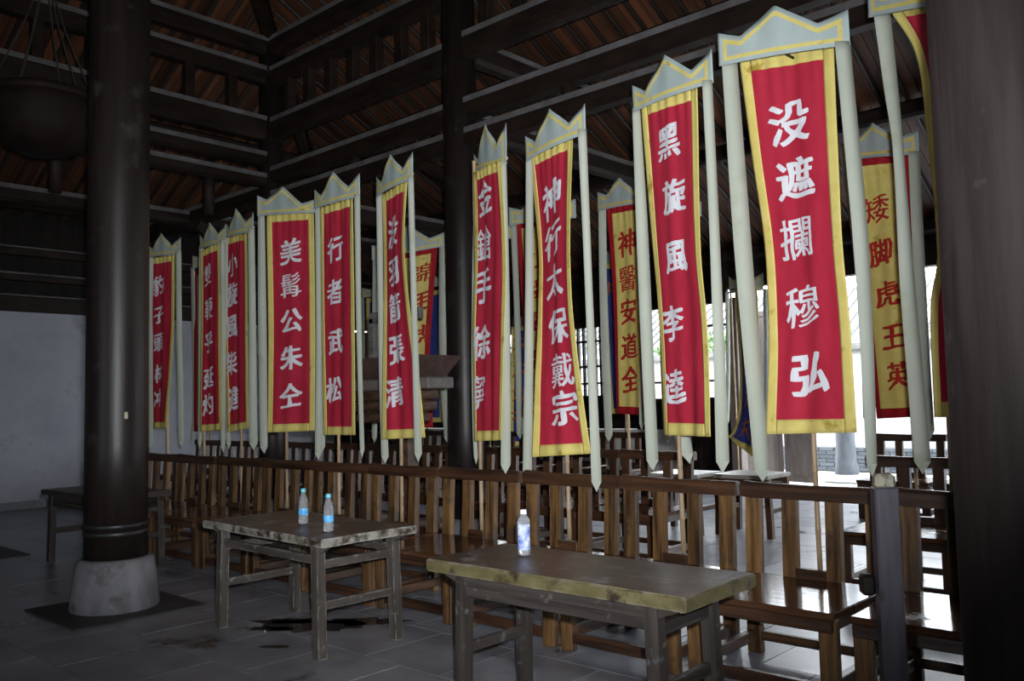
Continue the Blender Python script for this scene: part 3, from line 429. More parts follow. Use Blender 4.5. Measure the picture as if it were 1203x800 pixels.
MB().tube([(0, 0, 0), (0.05, 0, 1.2), (0, 0.1, 2.0)], [0.06, 0.05, 0.03], 8).build('trunk', RAFTW, bs)
lm = MB(); rnd = random.Random(4)
for i in range(1500):
    t = rnd.uniform(0, 6.28); q = rnd.uniform(-1, 1); r_ = rnd.uniform(0.5, 1) ** 0.5
    c = Vector((1.5 * r_ * math.cos(t) * math.sqrt(1 - q * q), 0.7 * r_ * math.sin(t) * math.sqrt(1 - q * q), 2.35 + 0.75 * q * r_))
    a = Vector((rnd.uniform(-1, 1), rnd.uniform(-1, 1), rnd.uniform(-1, 1))).normalized() * 0.09
    b = a.cross(Vector((rnd.uniform(-1, 1), rnd.uniform(-1, 1), rnd.uniform(-1, 1)))).normalized() * 0.04
    lm.poly([c - a, c + b, c + a, c - b])
o = lm.build('leaves', LEAF, bs); o['kind'] = 'stuff'

# ---------------------------------------------------------------- roof
rz0 = 0.10
def rp(x, y): return (x, y, roof_z(x, y) + rz0)
m = MB()
for sgn in (1, -1):
    P = [(-15.2, sgn * 13.3), (8.2, sgn * 13.3), (8.2, 0), (-3.82, 0), (-15.2, sgn * 11.38)]
    lo = [rp(*p) for p in P]; hi = [(a, b, c + 0.15) for a, b, c in lo]
    n_ = len(P); m.poly(lo + hi, [list(range(n_))[::-1], [n_ + i for i in range(n_)]] + [[i, (i + 1) % n_, n_ + (i + 1) % n_, n_ + i] for i in range(n_)])
P = [(-15.2, 11.38), (-3.82, 0), (-15.2, -11.38)]
lo = [rp(*p) for p in P]; hi = [(a, b, c + 0.15) for a, b, c in lo]
m.poly(lo + hi, [[2, 1, 0], [3, 4, 5], [0, 1, 4, 3], [1, 2, 5, 4], [2, 0, 3, 5]])
ceil = struct(m.build('ceiling', PLANKW))
gable = MB(); gable.poly([(8.0, -12.6, 3.6), (8.0, 12.6, 3.6), (8.0, 0, 10.0), (8.15, -12.6, 3.6), (8.15, 12.6, 3.6), (8.15, 0, 10.0)], [[0, 1, 2], [5, 4, 3], [0, 3, 4, 1], [1, 4, 5, 2], [2, 5, 3, 0]])
gable.build('gable_panel', DARKP, ceil)
unit_plank = MB().box(0.5, 0, 0, 1, 0.135, 0.03).mesh('plank', PLANKW)
unit_raft = MB().tube([(0, 0, 0), (1, 0, 0)], 0.028, 8).mesh('rafter', RAFTW, True)
def run(name, me, a, b, lift):
    a = Vector((*a, roof_z(*a) + lift)); b = Vector((*b, roof_z(*b) + lift)); d = b - a
    link(name, me, ceil, a, d.to_track_quat('X', 'Z').to_euler(), (d.length, 1, 1))
k = 0; x = -14.9
while x < 2.5:
    yh = max(-3.82 - x, 0) if x < -3.82 else 0
    run('plank', unit_plank, (x, 13.2), (x, yh), 0.06)
    if k % 2 == 0: run('rafter', unit_raft, (x + 0.07, 13.1), (x + 0.07, yh + 0.1), 0.01)
    x += 0.142; k += 1
yv = -1.0; k = 0
while yv < 11.2:
    xh = -3.82 - abs(yv)
    run('plank', unit_plank, (-15.0, yv), (xh, yv), 0.06)
    if k % 2 == 0: run('rafter', unit_raft, (-15.0, yv + 0.07), (xh, yv + 0.07), 0.01)
    yv += 0.142; k += 1
def beam(a, b, top, h, w=0.2, pale_edge=True, top2=None):
    """timber from a to b (x, y), its upper edge at 'top', with a pale grey strip along its upper arris"""
    t2 = top if top2 is None else top2
    A = Vector((*a, top - h / 2)); B = Vector((*b, t2 - h / 2))
    q = MB(); d = (B - A).normalized(); x = d.cross(Vector((0, 0, 1))).normalized()
    # eight-sided timber
    pts = []
    for c in (A, B):
        for i, j in ((-.5, -.32), (-.3, -.5), (.3, -.5), (.5, -.32), (.5, .32), (.3, .5), (-.3, .5), (-.5, .32)):
            pts.append(c + x * i * w + Vector((0, 0, 1)) * j * h)
    q.poly(pts, [list(range(8)), list(range(15, 7, -1))] + [[i, i + 8, (i + 1) % 8 + 8, (i + 1) % 8] for i in range(8)])
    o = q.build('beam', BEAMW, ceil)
    if pale_edge:
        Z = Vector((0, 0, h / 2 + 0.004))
        e = MB(); e.bar(A + Z - Vector((0, 0, 0.012)), B + Z - Vector((0, 0, 0.012)), w * 1.02, 0.06); e.build('pale_strip', PALEW, o)
# frame over the inner columns, back side (y 6.48) and left side (x -10.3)
for x0, x1 in ((-10.3, -6.6), (-6.6, -0.53), (-0.53, 4.5)):
    beam((x0, 6.48), (x1, 6.48), 5.40 if x0 > -7 else 5.36, 0.26)
    beam((x0, 6.48), (x1, 6.48), 6.07, 0.22)
    beam((x0, 6.48), (x1, 6.48), 6.50, 0.22)
    beam((x0, 6.48), (x1, 6.48), 4.68, 0.2)
    beam((x0, 6.48), (x1, 6.48), 4.35, 0.18)
for y0, y1 in ((6.48, 2.87), (2.87, -2.87)):
    beam((-10.3, y0), (-10.3, y1), 5.38, 0.30)
    beam((-10.3, y0), (-10.3, y1), 6.08, 0.22)
    beam((-10.3, y0), (-10.3, y1), 6.49, 0.22)
    beam((-10.3, y0), (-10.3, y1), 4.89, 0.17)
    beam((-10.3, y0), (-10.3, y1), 4.59, 0.15)
beam((-12.5, 11.0), (-12.5, -6.0), 4.45, 0.2)
beam((-14.6, 6.48), (-10.3, 6.48), 4.50, 0.24)
beam((-14.6, 2.87), (-10.3, 2.87), 4.42, 0.26)
beam((-6.6, 6.6), (-6.6, 12.4), 4.60, 0.24)
beam((-6.6, 6.6), (-6.6, 9.0), 5.42, 0.24)
beam((-0.53, 6.6), (-0.53, 12.4), 4.60, 0.24)
beam((-10.3, 6.6), (-10.3, 12.4), 4.40, 0.24)
for yy in (8.4, 10.3, 12.3):
    beam((-10.4 - (yy - 6.48), yy), (7.5, yy), roof_z(-3, yy) - 0.04, 0.2, 0.2, pale_edge=False)
for xx in (-12.3, -14.2):
    beam((xx, 3.82 + (-xx - 3.9)), (xx, -6.0), roof_z(xx, 0) - 0.04, 0.2, 0.2, pale_edge=False)
# hip rafter
beam((-14.9, 11.08), (-3.9, 0.08), roof_z(-14.9, 11.08) - 0.02, 0.26, 0.2, pale_edge=False, top2=roof_z(-3.9, 0.08) - 0.02)
strut_me = MB().box(0, 0, 0, 0.13, 0.12, 0.52, bev=0.01).mesh('strut', BEAMW)
for i in range(1, 22):
    link('strut', strut_me, ceil, (-10.3 + i * 0.46, 6.48, 5.62))
for i in range(1, 12):
    link('strut', strut_me, ceil, (-10.3, 6.48 - i * 0.6, 5.62))
for x, y, z, h in ((-5.1, 6.48, 4.38, 0.5), (-8.45, 6.48, 4.38, 0.5), (-10.3, 5.56, 4.3, 0.72), (-10.3, 3.7, 4.3, 0.72)):
    MB().tube([(x, y, z - h / 2), (x, y, z + h / 2)], 0.07, 12).build('king_post', BEAMW, ceil, True)
for a, b in (((-10.15, 6.48, 3.6), (-9.3, 6.48, 4.2)), ((-10.3, 6.3, 3.2), (-10.3, 5.4, 3.8)), ((-6.75, 6.48, 3.9), (-7.5, 6.48, 4.3))):
    MB().bar(a, b, 0.1, 0.12).build('brace', BEAMW, ceil)

# ---------------------------------------------------------------- columns
def column(x, y, r, h, label, base=True, plinth=True, bands=True, wood=None):
    t = thing('wooden_column', label, 'column', (x, y, 0))
    z0 = 0.37 if base else 0.0
    MB().lathe([(r * 1.0, z0), (r * 1.0, 1.2), (r * 0.985, 3.0), (r * 0.95, h)], 40, wob=0.01).build('shaft', wood or COLW, t, True)
    if base:
        MB().lathe([(0.295, 0.0), (0.308, 0.02), (0.304, 0.10), (0.290, 0.22), (0.272, 0.33), (0.262, 0.365), (0.24, 0.378)], 40, wob=0.02).build('stone_base', STONE, t, True)
        for z in ((0.545, 0.60) if bands else ()):
            MB().lathe([(r * 1.005, z), (r * 1.02, z + 0.008), (r * 1.02, z + 0.022), (r * 1.005, z + 0.03)], 40).build('iron_band', IRON, t, True)
    else:
        MB().lathe([(r * 1.35, 0.0), (r * 1.4, 0.05), (r * 1.3, 0.2), (r * 1.02, 0.26)], 28).build('stone_base', STONE, t, True)
    if plinth:
        MB().box(0, 0, 0.004, 0.94, 0.94, 0.012, bev=0.003).build('plinth_slab', SLAB, t)
    return t
c1 = column(-6.64, 2.845, 0.222, 7.7, 'thick dark lacquered column on pale drum stone at the left')
MB().box(0.2225, 0, 1.421, 0.004, 0.024, 0.05).build('paper_scrap', POSTT, c1).rotation_euler = (0, 0, -0.131)
column(-0.59, 2.87, 0.222, 8.4, 'massive dark weathered column filling the right edge of the view', bands=False, wood=COLR)
column(-6.6, 6.48, 0.19, 6.4, 'tall round lacquered column behind the front chairs near the centre', False)
column(-10.3, 6.48, 0.17, 6.4, 'slender dark corner column where the roof beams meet', False)
column(-10.3, 2.87, 0.2, 6.4, 'dark inner column beyond the left edge of the view', False)
column(-0.53, 6.48, 0.19, 6.4, 'dark inner column standing behind the right-hand pillar', False)

# ---------------------------------------------------------------- chairs
def make_chair(W, R_, SM, label):
    """broad wooden chair facing -Y; origin on the floor under the middle of the backrest"""
    t = thing('wooden_chair', label, 'chair')
    w = 0.80; hw = w / 2
    m = MB(); m.box(0, -0.36, 0.43, w, 0.70, 0.035, bev=0.006); m.build('seat', SM, t)
    MB().box(0, -0.695, 0.385, w - 0.02, 0.035, 0.06, bev=0.005).build('apron', R_['x'], t)
    for sx in (-1, 1):
        MB().box(sx * (hw - 0.03), -0.36, 0.385, 0.03, 0.62, 0.055).build('side_apron', R_['y'], t)
        MB().box(sx * (hw - 0.045), -0.66, 0.206, 0.085, 0.055, 0.412, bev=0.005).build('leg', W['z'], t)
        MB().box(sx * (hw - 0.045), -0.03, 0.206, 0.085, 0.05, 0.412, bev=0.005).build('leg', W['z'], t)
        MB().box(sx * (hw - 0.045), -0.345, 0.10, 0.045, 0.58, 0.06, bev=0.004).build('stretcher', R_['y'], t)
    MB().box(0, -0.66, 0.075, w - 0.17, 0.04, 0.06, bev=0.004).build('stretcher', R_['x'], t)
    MB().box(0, -0.03, 0.10, w - 0.17, 0.04, 0.05, bev=0.004).build('stretcher', R_['x'], t)
    # four upright slats, leaning back a little
    for i, x in enumerate((-0.345, -0.125, 0.125, 0.345)):
        q = MB(); a = Vector((x, -0.022, 0.447)); b = Vector((x, 0.0, 0.90))
        q.bar(a, b, 0.088 if i in (0, 3) else 0.082, 0.048, up=(0, 1, 0)); q.build('slat', W['z'], t)
    MB().box(0, -0.04, 0.475, 0.17, 0.045, 0.058, bev=0.003).build('pole_socket', R_['x'], t)
    # crest rail, thick and slightly raised at the ends
    q = MB(); pts = []
    prof = [(-0.418, 0.072, 0.918), (-0.40, 0.092, 0.920), (-0.34, 0.090, 0.915), (0, 0.080, 0.912), (0.34, 0.086, 0.914), (0.418, 0.080, 0.915)]
    for x, h, z in prof:
        pts += [(x, -0.035, z - h / 2), (x, 0.032, z - h / 2), (x, 0.036, z + h * 0.35), (x, 0.012, z + h / 2), (x, -0.022, z + h / 2), (x, -0.038, z + h * 0.3)]
    n_ = 6; fs = [list(range(6))[::-1], [30 + i for i in range(6)]]
    for s_ in range(5):
        for i in range(6): fs.append([s_ * 6 + i, s_ * 6 + (i + 1) % 6, (s_ + 1) * 6 + (i + 1) % 6, (s_ + 1) * 6 + i])
    q.poly(pts, fs); q.build('crest_rail', R_['x'], t)
    return t
ch1 = make_chair(CHAIR, RAILW, SEATW, '')
ch2 = make_chair(FARW, RAILW, SEATW, '')
index_children()
pitch = 0.857
used = {1: False, 2: False}
def put_chair(proto, key, x, y, label, group, rz=0.0):
    o = proto if not used[key] else copy_tree(proto)
    used[key] = True
    o.location = (x, y, 0); o.rotation_euler = (0, 0, rz); o['label'] = label; o['group'] = group
    return o
g1 = 'broad wooden chairs of the front row'
for i in range(12):
    x = -1.215 + 0.0 - (i) * pitch + 0.857 * 0  # first stands beyond the square post
    if i == 0: lab = 'front-row wooden chair between the grey square post and the right-hand column'
    elif i == 1: lab = 'front-row wooden chair just left of the grey post, daylight shining on its seat'
    elif i == 11: continue
    else: lab = 'slatted front-row chair, %s to the left of the grey square post' % ORD[i - 1]
    jx = random.uniform(-.008, .008)
    put_chair(ch1, 1, x + jx, 4.70 + random.uniform(-.012, .012), lab, g1, random.uniform(-.012, .012))
g2 = 'dark wooden chairs of the second row'
for i in range(11):
    put_chair(ch2, 2, -4.66 - i * pitch, 7.14 + random.uniform(-.02, .02), 'second-row wooden chair behind the front banners, %s from its open right end' % ORD[i], g2, random.uniform(-.015, .015))
for i in range(3):
    put_chair(ch2, 2, -2.25 + i * pitch, 7.12, 'second-row wooden chair right of the aisle, %s from the aisle' % ORD[i], g2, random.uniform(-.01, .01))
g3 = 'dark wooden chairs of the back row'
for i in range(8):
    put_chair(ch2, 2, -7.65 - i * pitch, 11.02, 'back-row chair under the dark lattice windows, %s from the right end' % ORD[i], g3, 0)
for i in range(4):
    put_chair(ch2, 2, -3.6 + i * pitch, 11.02, 'back-row chair against the bright opening, %s from the aisle' % ORD[i], g3, 0)
# an extra two-piece low ledge in front of the back row's sill is left to the wall

# ---------------------------------------------------------------- tables
def make_table(label, loc, rz, L, D, H, top_m, edge_front, leg_m, group=None, th=0.05, name='wooden_table', over=0.10, apron=True):
    t = thing(name, label, 'table', loc, rz, group)
    bm = bmesh.new(); bmesh.ops.create_cube(bm, size=1.0)
    for v in bm.verts: v.co = Vector((v.co.x * L, v.co.y * D, v.co.z * th + H - th / 2))
    bmesh.ops.bevel(bm, geom=bm.edges[:], offset=0.007, segments=2, affect='EDGES')
    bmesh.ops.subdivide_edges(bm, edges=[e for e in bm.edges if e.calc_length() > 0.3], cuts=14, use_grid_fill=True)
    for v in bm.verts:
        nz = noise.noise(v.co * 4.0) * 0.006; nn = noise.noise(v.co * 17.0) * 0.003
        if abs(v.co.y) > D / 2 - 0.02: v.co.y += nz + nn
        if abs(v.co.x) > L / 2 - 0.02: v.co.x += nz + nn
        v.co.z += noise.noise(v.co * 2.2 + Vector((5, 1, 0))) * 0.003
    me = bpy.data.meshes.new('tabletop'); bm.normal_update()
    for f in bm.faces: f.material_index = 0 if f.normal.z > 0.5 else 1
    bm.to_mesh(me); bm.free(); me.materials.append(top_m); me.materials.append(edge_front)
    link('tabletop', me, t)
    lx = L / 2 - over; ly = D / 2 - 0.075
    for sx in (-1, 1):
        for sy in (-1, 1):
            q = MB(); q.bar((sx * (lx + 0.02), sy * (ly + 0.005), 0), (sx * lx, sy * ly, H - th), 0.062, 0.058, up=(0, 1, 0)); q.build('leg', leg_m['z'], t)
            # little shaped bracket under the end of the top
            MB().poly([(sx * (lx + 0.03), sy * ly - 0.015, H - th), (sx * (lx + over - 0.02), sy * ly - 0.015, H - th), (sx * (lx + 0.03), sy * ly - 0.015, H - th - 0.05),
                       (sx * (lx + 0.03), sy * ly + 0.015, H - th), (sx * (lx + over - 0.02), sy * ly + 0.015, H - th), (sx * (lx + 0.03), sy * ly + 0.015, H - th - 0.05)],
                      [[0, 1, 2], [5, 4, 3], [0, 3, 4, 1], [1, 4, 5, 2], [2, 5, 3, 0]]).build('bracket', leg_m['x'], t)
    for sy in ((-1, 1) if apron else ()):
        MB().box(0, sy * ly, H - th - 0.03, 2 * lx - 0.05, 0.03, 0.05).build('apron', leg_m['x'], t)
    for sy in (-1, 1):
        MB().box(0, sy * ly, H * 0.80, 2 * lx - 0.05, 0.03, 0.05, bev=0.004).build('stretcher', leg_m['x'], t)
    for sx in (-1, 1):
        MB().box(sx * lx, 0, H * 0.76, 0.03, 2 * ly - 0.05, 0.05, bev=0.004).build('stretcher', leg_m['y'], t)
        MB().box(sx * lx, 0, H * 0.42, 0.032, 2 * ly - 0.05, 0.05, bev=0.004).build('stretcher', leg_m['y'], t)
    return t
gt = 'low wooden tables in front of the chairs'
make_table('worn grey wooden table with a chipped top carrying the two blue-capped bottles', (-4.88, 3.31, 0), R(-1.5), 1.42, 0.70, 0.70, TABTOP, EDGEG, TABW, gt, apron=False, over=0.15)
make_table('dark scuffed wooden table nearest the lens with the white-capped bottle', (-2.51, 3.175, 0), R(0.5), 1.44, 0.58, 0.70, TABTOP, EDGEW, TABD, gt, th=0.06, over=0.19)
make_table('dim wooden table half hidden behind the thick left column', (-8.66, 3.60, 0), R(1.0), 1.36, 0.66, 0.70, TABTOP, TABD['x'], TABD, gt)
def light_table(x, y, lab):
    make_table(lab, (x, y, 0), R(2), 0.62, 0.60, 0.64, mat_light, mat_light, FARW, 'small square tables by the aisle', th=0.04, name='square_table', over=0.04)
mat_light = mat('daylit_pale_wood', (0.26, 0.24, 0.22), (0.36, 0.34, 0.31), rough=0.35, scale=(3, 12, 12))  # pale colour carries the daylight on the small tabletops
light_table(-5.15, 8.42, 'small square table with a bright daylit top, left of the aisle pair')
light_table(-4.45, 8.62, 'small square table with a bright daylit top, nearer the open doorway')

# square post standing in the front row
p = thing('square_post', 'grey painted square wooden post with a bare chipped top in the front row', 'post', (-1.386, 3.88, 0), R(34))
MB().box(0, 0, 0.525, 0.10, 0.09, 1.05, bev=0.008).build('shaft', POSTW, p)
MB().box(0, 0, 1.075, 0.088, 0.08, 0.06, bev=0.012, top=0.9).build('bare_top', POSTT, p)
MB().box(-0.085, 0.02, 0.63, 0.06, 0.06, 0.09, bev=0.012).build('side_peg', COLW, p)

# dark wet stain under the left table
sm = MB(); rs = random.Random(5)
for cx_, cy_, ra, rb_ in ((-5.0, 3.45, 0.34, 0.16), (-5.25, 3.4, 0.22, 0.07), (-4.8, 3.72, 0.26, 0.10), (-5.15, 3.22, 0.16, 0.045), (-4.75, 3.0, 0.10, 0.03)):
    pts = []
    for k in range(40):
        t_ = 2 * math.pi * k / 40; w_ = 1 + 0.55 * noise.noise(Vector((math.cos(t_) * 3, math.sin(t_) * 3, cx_ * 9))) + 0.2 * noise.noise(Vector((math.cos(t_) * 9, math.sin(t_) * 9, cx_)))
        u_, v_ = ra * w_ * math.cos(t_), rb_ * w_ * math.sin(t_)
        pts.append((cx_ + u_ * 0.8 + v_ * 0.6, cy_ - v_ * 0.8 + u_ * 0.6))
    n_ = len(pts); top_ = [(a, b, 0.0022) for a, b in pts]; bot_ = [(a, b, 0.0) for a, b in pts]
    sm.poly(top_ + bot_, [list(range(n_))[::-1]] + [[i, n_ + i, n_ + (i + 1) % n_, (i + 1) % n_] for i in range(n_)])
tag(sm.build('wet_stain', STAIN), 'dark wet stain splashed on the floor under the left-hand table', 'stain')

# ---------------------------------------------------------------- bottles
def bottle(label, loc, cap, lab, h=0.225, r=0.031, waist=True):
    t = thing('water_bottle', label, 'bottle', loc, random.uniform(0, 3))
    k = h / 0.225
    if waist:
        prof = [(0.6 * r, 0.001), (0.9 * r, 0.004), (r, 0.014), (0.93 * r, 0.022), (r, 0.03), (0.94 * r, 0.042), (r, 0.055), (0.98 * r, 0.06), (0.98 * r, 0.10), (r, 0.105),
                (0.95 * r, 0.115), (0.99 * r, 0.122), (0.93 * r, 0.132), (0.95 * r, 0.14), (0.86 * r, 0.155), (0.72 * r, 0.172), (0.5 * r, 0.188), (0.42 * r, 0.195), (0.42 * r, 0.205)]
    else:
        prof = [(0.8 * r, 0.001), (r, 0.01), (r, 0.165), (0.92 * r, 0.18), (0.62 * r, 0.19), (0.55 * r, 0.195), (0.55 * r, 0.205)]
    MB().lathe([(a, b * k) for a, b in prof], 28).build('body', PET, t, True)
    MB().lathe([(a * 0.93, 0.003 + b * k * 0.98) for a, b in prof[:9]], 24).build('water', WATER, t, True)
    z0, z1 = (0.06 * k, 0.10 * k) if waist else (0.03 * k, 0.155 * k)
    MB().lathe([(1.005 * r, z0), (1.01 * r, z0 + 0.001), (1.01 * r, z1 - 0.001), (1.005 * r, z1)], 28).build('label_sleeve', lab, t, True)
    MB().lathe([(0.5 * r, 0.203 * k), (0.52 * r, 0.205 * k), (0.5 * r, 0.223 * k), (0.44 * r, 0.226 * k)], 20).build('cap', cap, t, True)
    return t
bottle('clear water bottle with light blue cap and label, the left one of the pair', (-4.84, 3.27, 0.701), CAPB, LABB)
bottle('clear water bottle with light blue cap and label, right and nearer one of the pair', (-4.40, 3.15, 0.701), CAPB, LABB)
bottle('silvery blue labelled bottle with white cap on the nearest table', (-2.89, 3.22, 0.701), CAPW, LABS, h=0.222, waist=False)

# ---------------------------------------------------------------- offering stand
st = thing('offering_stand', 'brown wooden stand with a broad flaring tray and carved box behind the front banners', 'stand', (-6.71, 5.69, 0))
q = MB(); L2, D2 = 0.80, 0.30
L3 = 0.58
pts = [(-L2 + .13, -D2 + .1, 1.71), (L3 - .15, -D2 + .1, 1.71), (L3 - .15, D2 - .1, 1.71), (-L2 + .13, D2 - .1, 1.71), (-L2, -D2, 1.92), (L3, -D2, 1.92), (L3, D2, 1.92), (-L2, D2, 1.92)]
q.poly(pts, [[3, 2, 1, 0], [4, 5, 6, 7], [0, 1, 5, 4], [1, 2, 6, 5], [2, 3, 7, 6], [3, 0, 4, 7]]); q.build('tray', TRAY, st)
MB().box(-0.12, 0, 1.655, 1.42, 0.34, 0.11, bev=0.01).build('beam', GREYB, st)
for dz, hw_ in ((1.55, 0.50), (1.44, 0.48), (1.33, 0.38)):
    MB().box(-0.13, 0, dz, hw_ * 2, 0.36, 0.10, bev=0.02).build('carved_block', CARV, st)
MB().box(-0.02, 0.1, 0.65, 0.16, 0.14, 1.3, bev=0.008).build('post', CARV, st)
MB().box(-0.02, 0.05, 0.05, 0.7, 0.5, 0.10, bev=0.01).build('foot', CARV, st)
for x in (-0.50,):
    MB().box(x, 0.05, 2.13, 0.07, 0.06, 0.45).build('upright', GREYB, st)
MB().box(-0.13, 0.05, 2.36, 0.80, 0.06, 0.12, bev=0.008).build('top_bar', GREYB, st)

# ---------------------------------------------------------------- hanging wooden lamp basin, top left
hb = thing('hanging_basin', 'dark round wooden basin hung on ropes high at the far left', 'lamp', (-9.3, 3.22, 4.05))
MB().lathe([(0.05, 0.0), (0.22, 0.02), (0.38, 0.10), (0.47, 0.26), (0.50, 0.45), (0.505, 0.60), (0.47, 0.60), (0.45, 0.45)], 36).build('basin', BLACKW, hb, True)
MB().lathe([(0.51, 0.53), (0.535, 0.55), (0.535, 0.60), (0.51, 0.62)], 36).build('rim', BLACKW, hb, True)
for k in range(6):
    t_ = k * math.pi / 3 + 0.3
    MB().tube([(0.49 * math.cos(t_), 0.49 * math.sin(t_), 0.6), (0.2 * math.cos(t_), 0.2 * math.sin(t_), 1.3), (0, 0, 1.95)], 0.008, 6).build('rope', ROPE, hb)
MB().tube([(0, 0, 1.93), (0, 0, roof_z(-9.3, 3.2) - 4.05)], 0.016, 6).build('rope', ROPE, hb)

# ---------------------------------------------------------------- banners
GLY = {}
def glyph(c):
    """brush-like character outline cut into small faces: list of (x, y) and faces, centred on 0, about 1 high"""
    if c in GLY: return GLY[c]
    if c == 'x':
        rnd = random.Random(len(GLY)); vs = []; fs = []
        for a, b, w in (((-.3, .2), (.3, .3), .1), ((0, .45), (-.05, -.3), .09), ((-.1, 0), (-.35, -.4), .08), ((.05, 0), (.38, -.38), .1), ((-.25, -.05), (.25, .02), .07)):
            d = Vector((b[0] - a[0], b[1] - a[1])).normalized(); nn = Vector((-d.y, d.x)) * w / 2; k = len(vs)
            for t in range(5):
                p = Vector(a).lerp(Vector(b), t / 4); q_ = 1 - 0.5 * abs(t / 4 - 0.4)
                vs += [tuple(p + nn * q_), tuple(p - nn * q_)]
            for t in range(4): fs.append([k + 2 * t, k + 2 * t + 1, k + 2 * t + 3, k + 2 * t + 2])
        GLY[c] = (vs, fs); return GLY[c]
    cu = bpy.data.curves.new('glyph', 'FONT'); cu.body = c; cu.size = 1.0; cu.resolution_u = 3
    o = bpy.data.objects.new('glyph', cu); COL.objects.link(o); bpy.context.view_layer.update()
    me = bpy.data.meshes.new_from_object(o.evaluated_get(bpy.context.evaluated_depsgraph_get()))
    bpy.data.objects.remove(o); bpy.data.curves.remove(cu)
    bm = bmesh.new(); bm.from_mesh(me); bpy.data.meshes.remove(me)
    bmesh.ops.remove_doubles(bm, verts=bm.verts, dist=1e-4)
    for k in range(1, 9):
        for no in ((1, 0, 0), (0, 1, 0)):
            co = Vector((k / 9.0 if no[0] else 0, (k / 9.0 - 0.08) if no[1] else 0, 0))
            bmesh.ops.bisect_plane(bm, geom=bm.verts[:] + bm.edges[:] + bm.faces[:], plane_co=co, plane_no=no)
    bm.verts.index_update()
    dense = len(bm.verts) > 420
    mv = {}
    for e in bm.edges:
        if e.is_boundary:
            f = e.link_faces[0]; l = [l for l in f.loops if l.edge == e][0]
            a, b = l.vert.co, l.link_loop_next.vert.co
            d = (b - a); n_ = Vector((d.y, -d.x, 0))
            if f.normal.z < 0: n_ = -n_
            if n_.length > 1e-9: n_.normalize()
            for v in e.verts: mv.setdefault(v.index, []).append(n_)
    kx, ky = (0.016, 0.005) if dense else (0.040, 0.017)
    seed = ord(c) % 97
    new = {}
    for v in bm.verts:
        x, y = v.co.x, v.co.y
        if v.index in mv:
            n_ = sum(mv[v.index], Vector((0, 0, 0)))
            if n_.length > 1e-6: n_.normalize()
            wv = 1 + 0.8 * noise.noise(Vector((x * 5, y * 5, seed)))
            x += n_.x * kx * wv; y += n_.y * ky * wv
        x -= 0.5; y -= 0.38
        w1 = noise.noise(Vector((x * 2.6, y * 2.6, seed + 3))) * 0.05; w2 = noise.noise(Vector((x * 2.6, y * 2.6, seed + 9))) * 0.05
        new[v.index] = (x * 0.98 + w1, y + 0.16 * x + w2)
    vs = [new[i] for i in range(len(bm.verts))]; fs = [[v.index for v in f.verts] for f in bm.faces]
    bm.free(); GLY[c] = (vs, fs); return GLY[c]

def smooth_lerp(ts, vals, t):
    """Catmull-Rom through the levels, parameter t in [0,1]"""
    n_ = len(ts)
    if n_ == 2: return vals[0].lerp(vals[1], t)
    i = 0
    while i < n_ - 2 and t > ts[i + 1]: i += 1
    h = ts[i + 1] - ts[i]; s = max(0.0, min(1.0, (t - ts[i]) / h))
    def tan(j):
        if j == 0: return (vals[1] - vals[0]) / (ts[1] - ts[0])
        if j == n_ - 1: return (vals[-1] - vals[-2]) / (ts[-1] - ts[-2])
        return (vals[j + 1] - vals[j - 1]) / (ts[j + 1] - ts[j - 1])
    m0, m1 = tan(i) * h, tan(i + 1) * h
    return vals[i] * (2 * s**3 - 3 * s**2 + 1) + m0 * (s**3 - 2 * s**2 + s) + vals[i + 1] * (-2 * s**3 + 3 * s**2) + m1 * (s**3 - s**2)

class Cloth:
    def __init__(s, levels, seed, bottom_drop=0.0):
        s.L = [Vector(l[:3]) for l in levels]; s.Rr = [Vector(l[3:]) for l in levels]
        zc = [(a.z + b.z) / 2 for a, b in zip(s.L, s.Rr)]
        s.ts = [(zc[0] - z) / (zc[0] - zc[-1]) for z in zc]; s.z0, s.z1 = zc[0], zc[-1]
        s.seed = seed; s.L[0].z += 0.03; s.Rr[0].z += 0.03; s.H = s.z0 - s.z1; s.W = (s.L[0] - s.Rr[0]).length
    def at(s, u, t, lift=0.0):
        a = smooth_lerp(s.ts, s.L, t); b = smooth_lerp(s.ts, s.Rr, t)
        p = a.lerp(b, u); d = (b - a); n_ = Vector((d.y, -d.x, 0)).normalized()     # towards the hall's front
        k = s.seed
        edge = 4 * u * (1 - u)
        fold = 0.012 * math.sin(2 * math.pi * (1.3 * u + 0.25 * math.sin(2.4 * t + k)) + k) + 0.007 * math.sin(2 * math.pi * (3.1 * u + 0.3 * t) + 2 * k)
        fold += 0.006 * noise.noise(Vector((u * 6, t * 7, k)))
        top = math.exp(-t * 9) * 0.007 * math.sin(2 * math.pi * (6.5 * u) + k)
        return p + n_ * (fold * (0.35 + 0.65 * edge) * (0.45 + 0.55 * t) + top + lift)
def grid(cl, u0, u1, t0, t1, nu, nt, lift=0.0, mb=None, mi=0):
    m = mb or MB(); b = len(m.v)
    for j in range(nt + 1):
        for i in range(nu + 1):
            m.v.append(tuple(cl.at(u0 + (u1 - u0) * i / nu, t0 + (t1 - t0) * j / nt, lift)))
    for j in range(nt):
        for i in range(nu):
            k = b + j * (nu + 1) + i
            m.f.append([k + nu + 1, k + nu + 2, k + 1, k]); m.mi.append(mi)
    return m
def solid(o, th=0.003):
    md = o.modifiers.new('thickness', 'SOLIDIFY'); md.thickness = th; md.offset = 0
    return o
CL = {'red': (RED, YEL, INKW), 'yellow': (YEL, DRED, INKR), 'blue': (BLU, YEL, INKO)}
VAL = 0.56
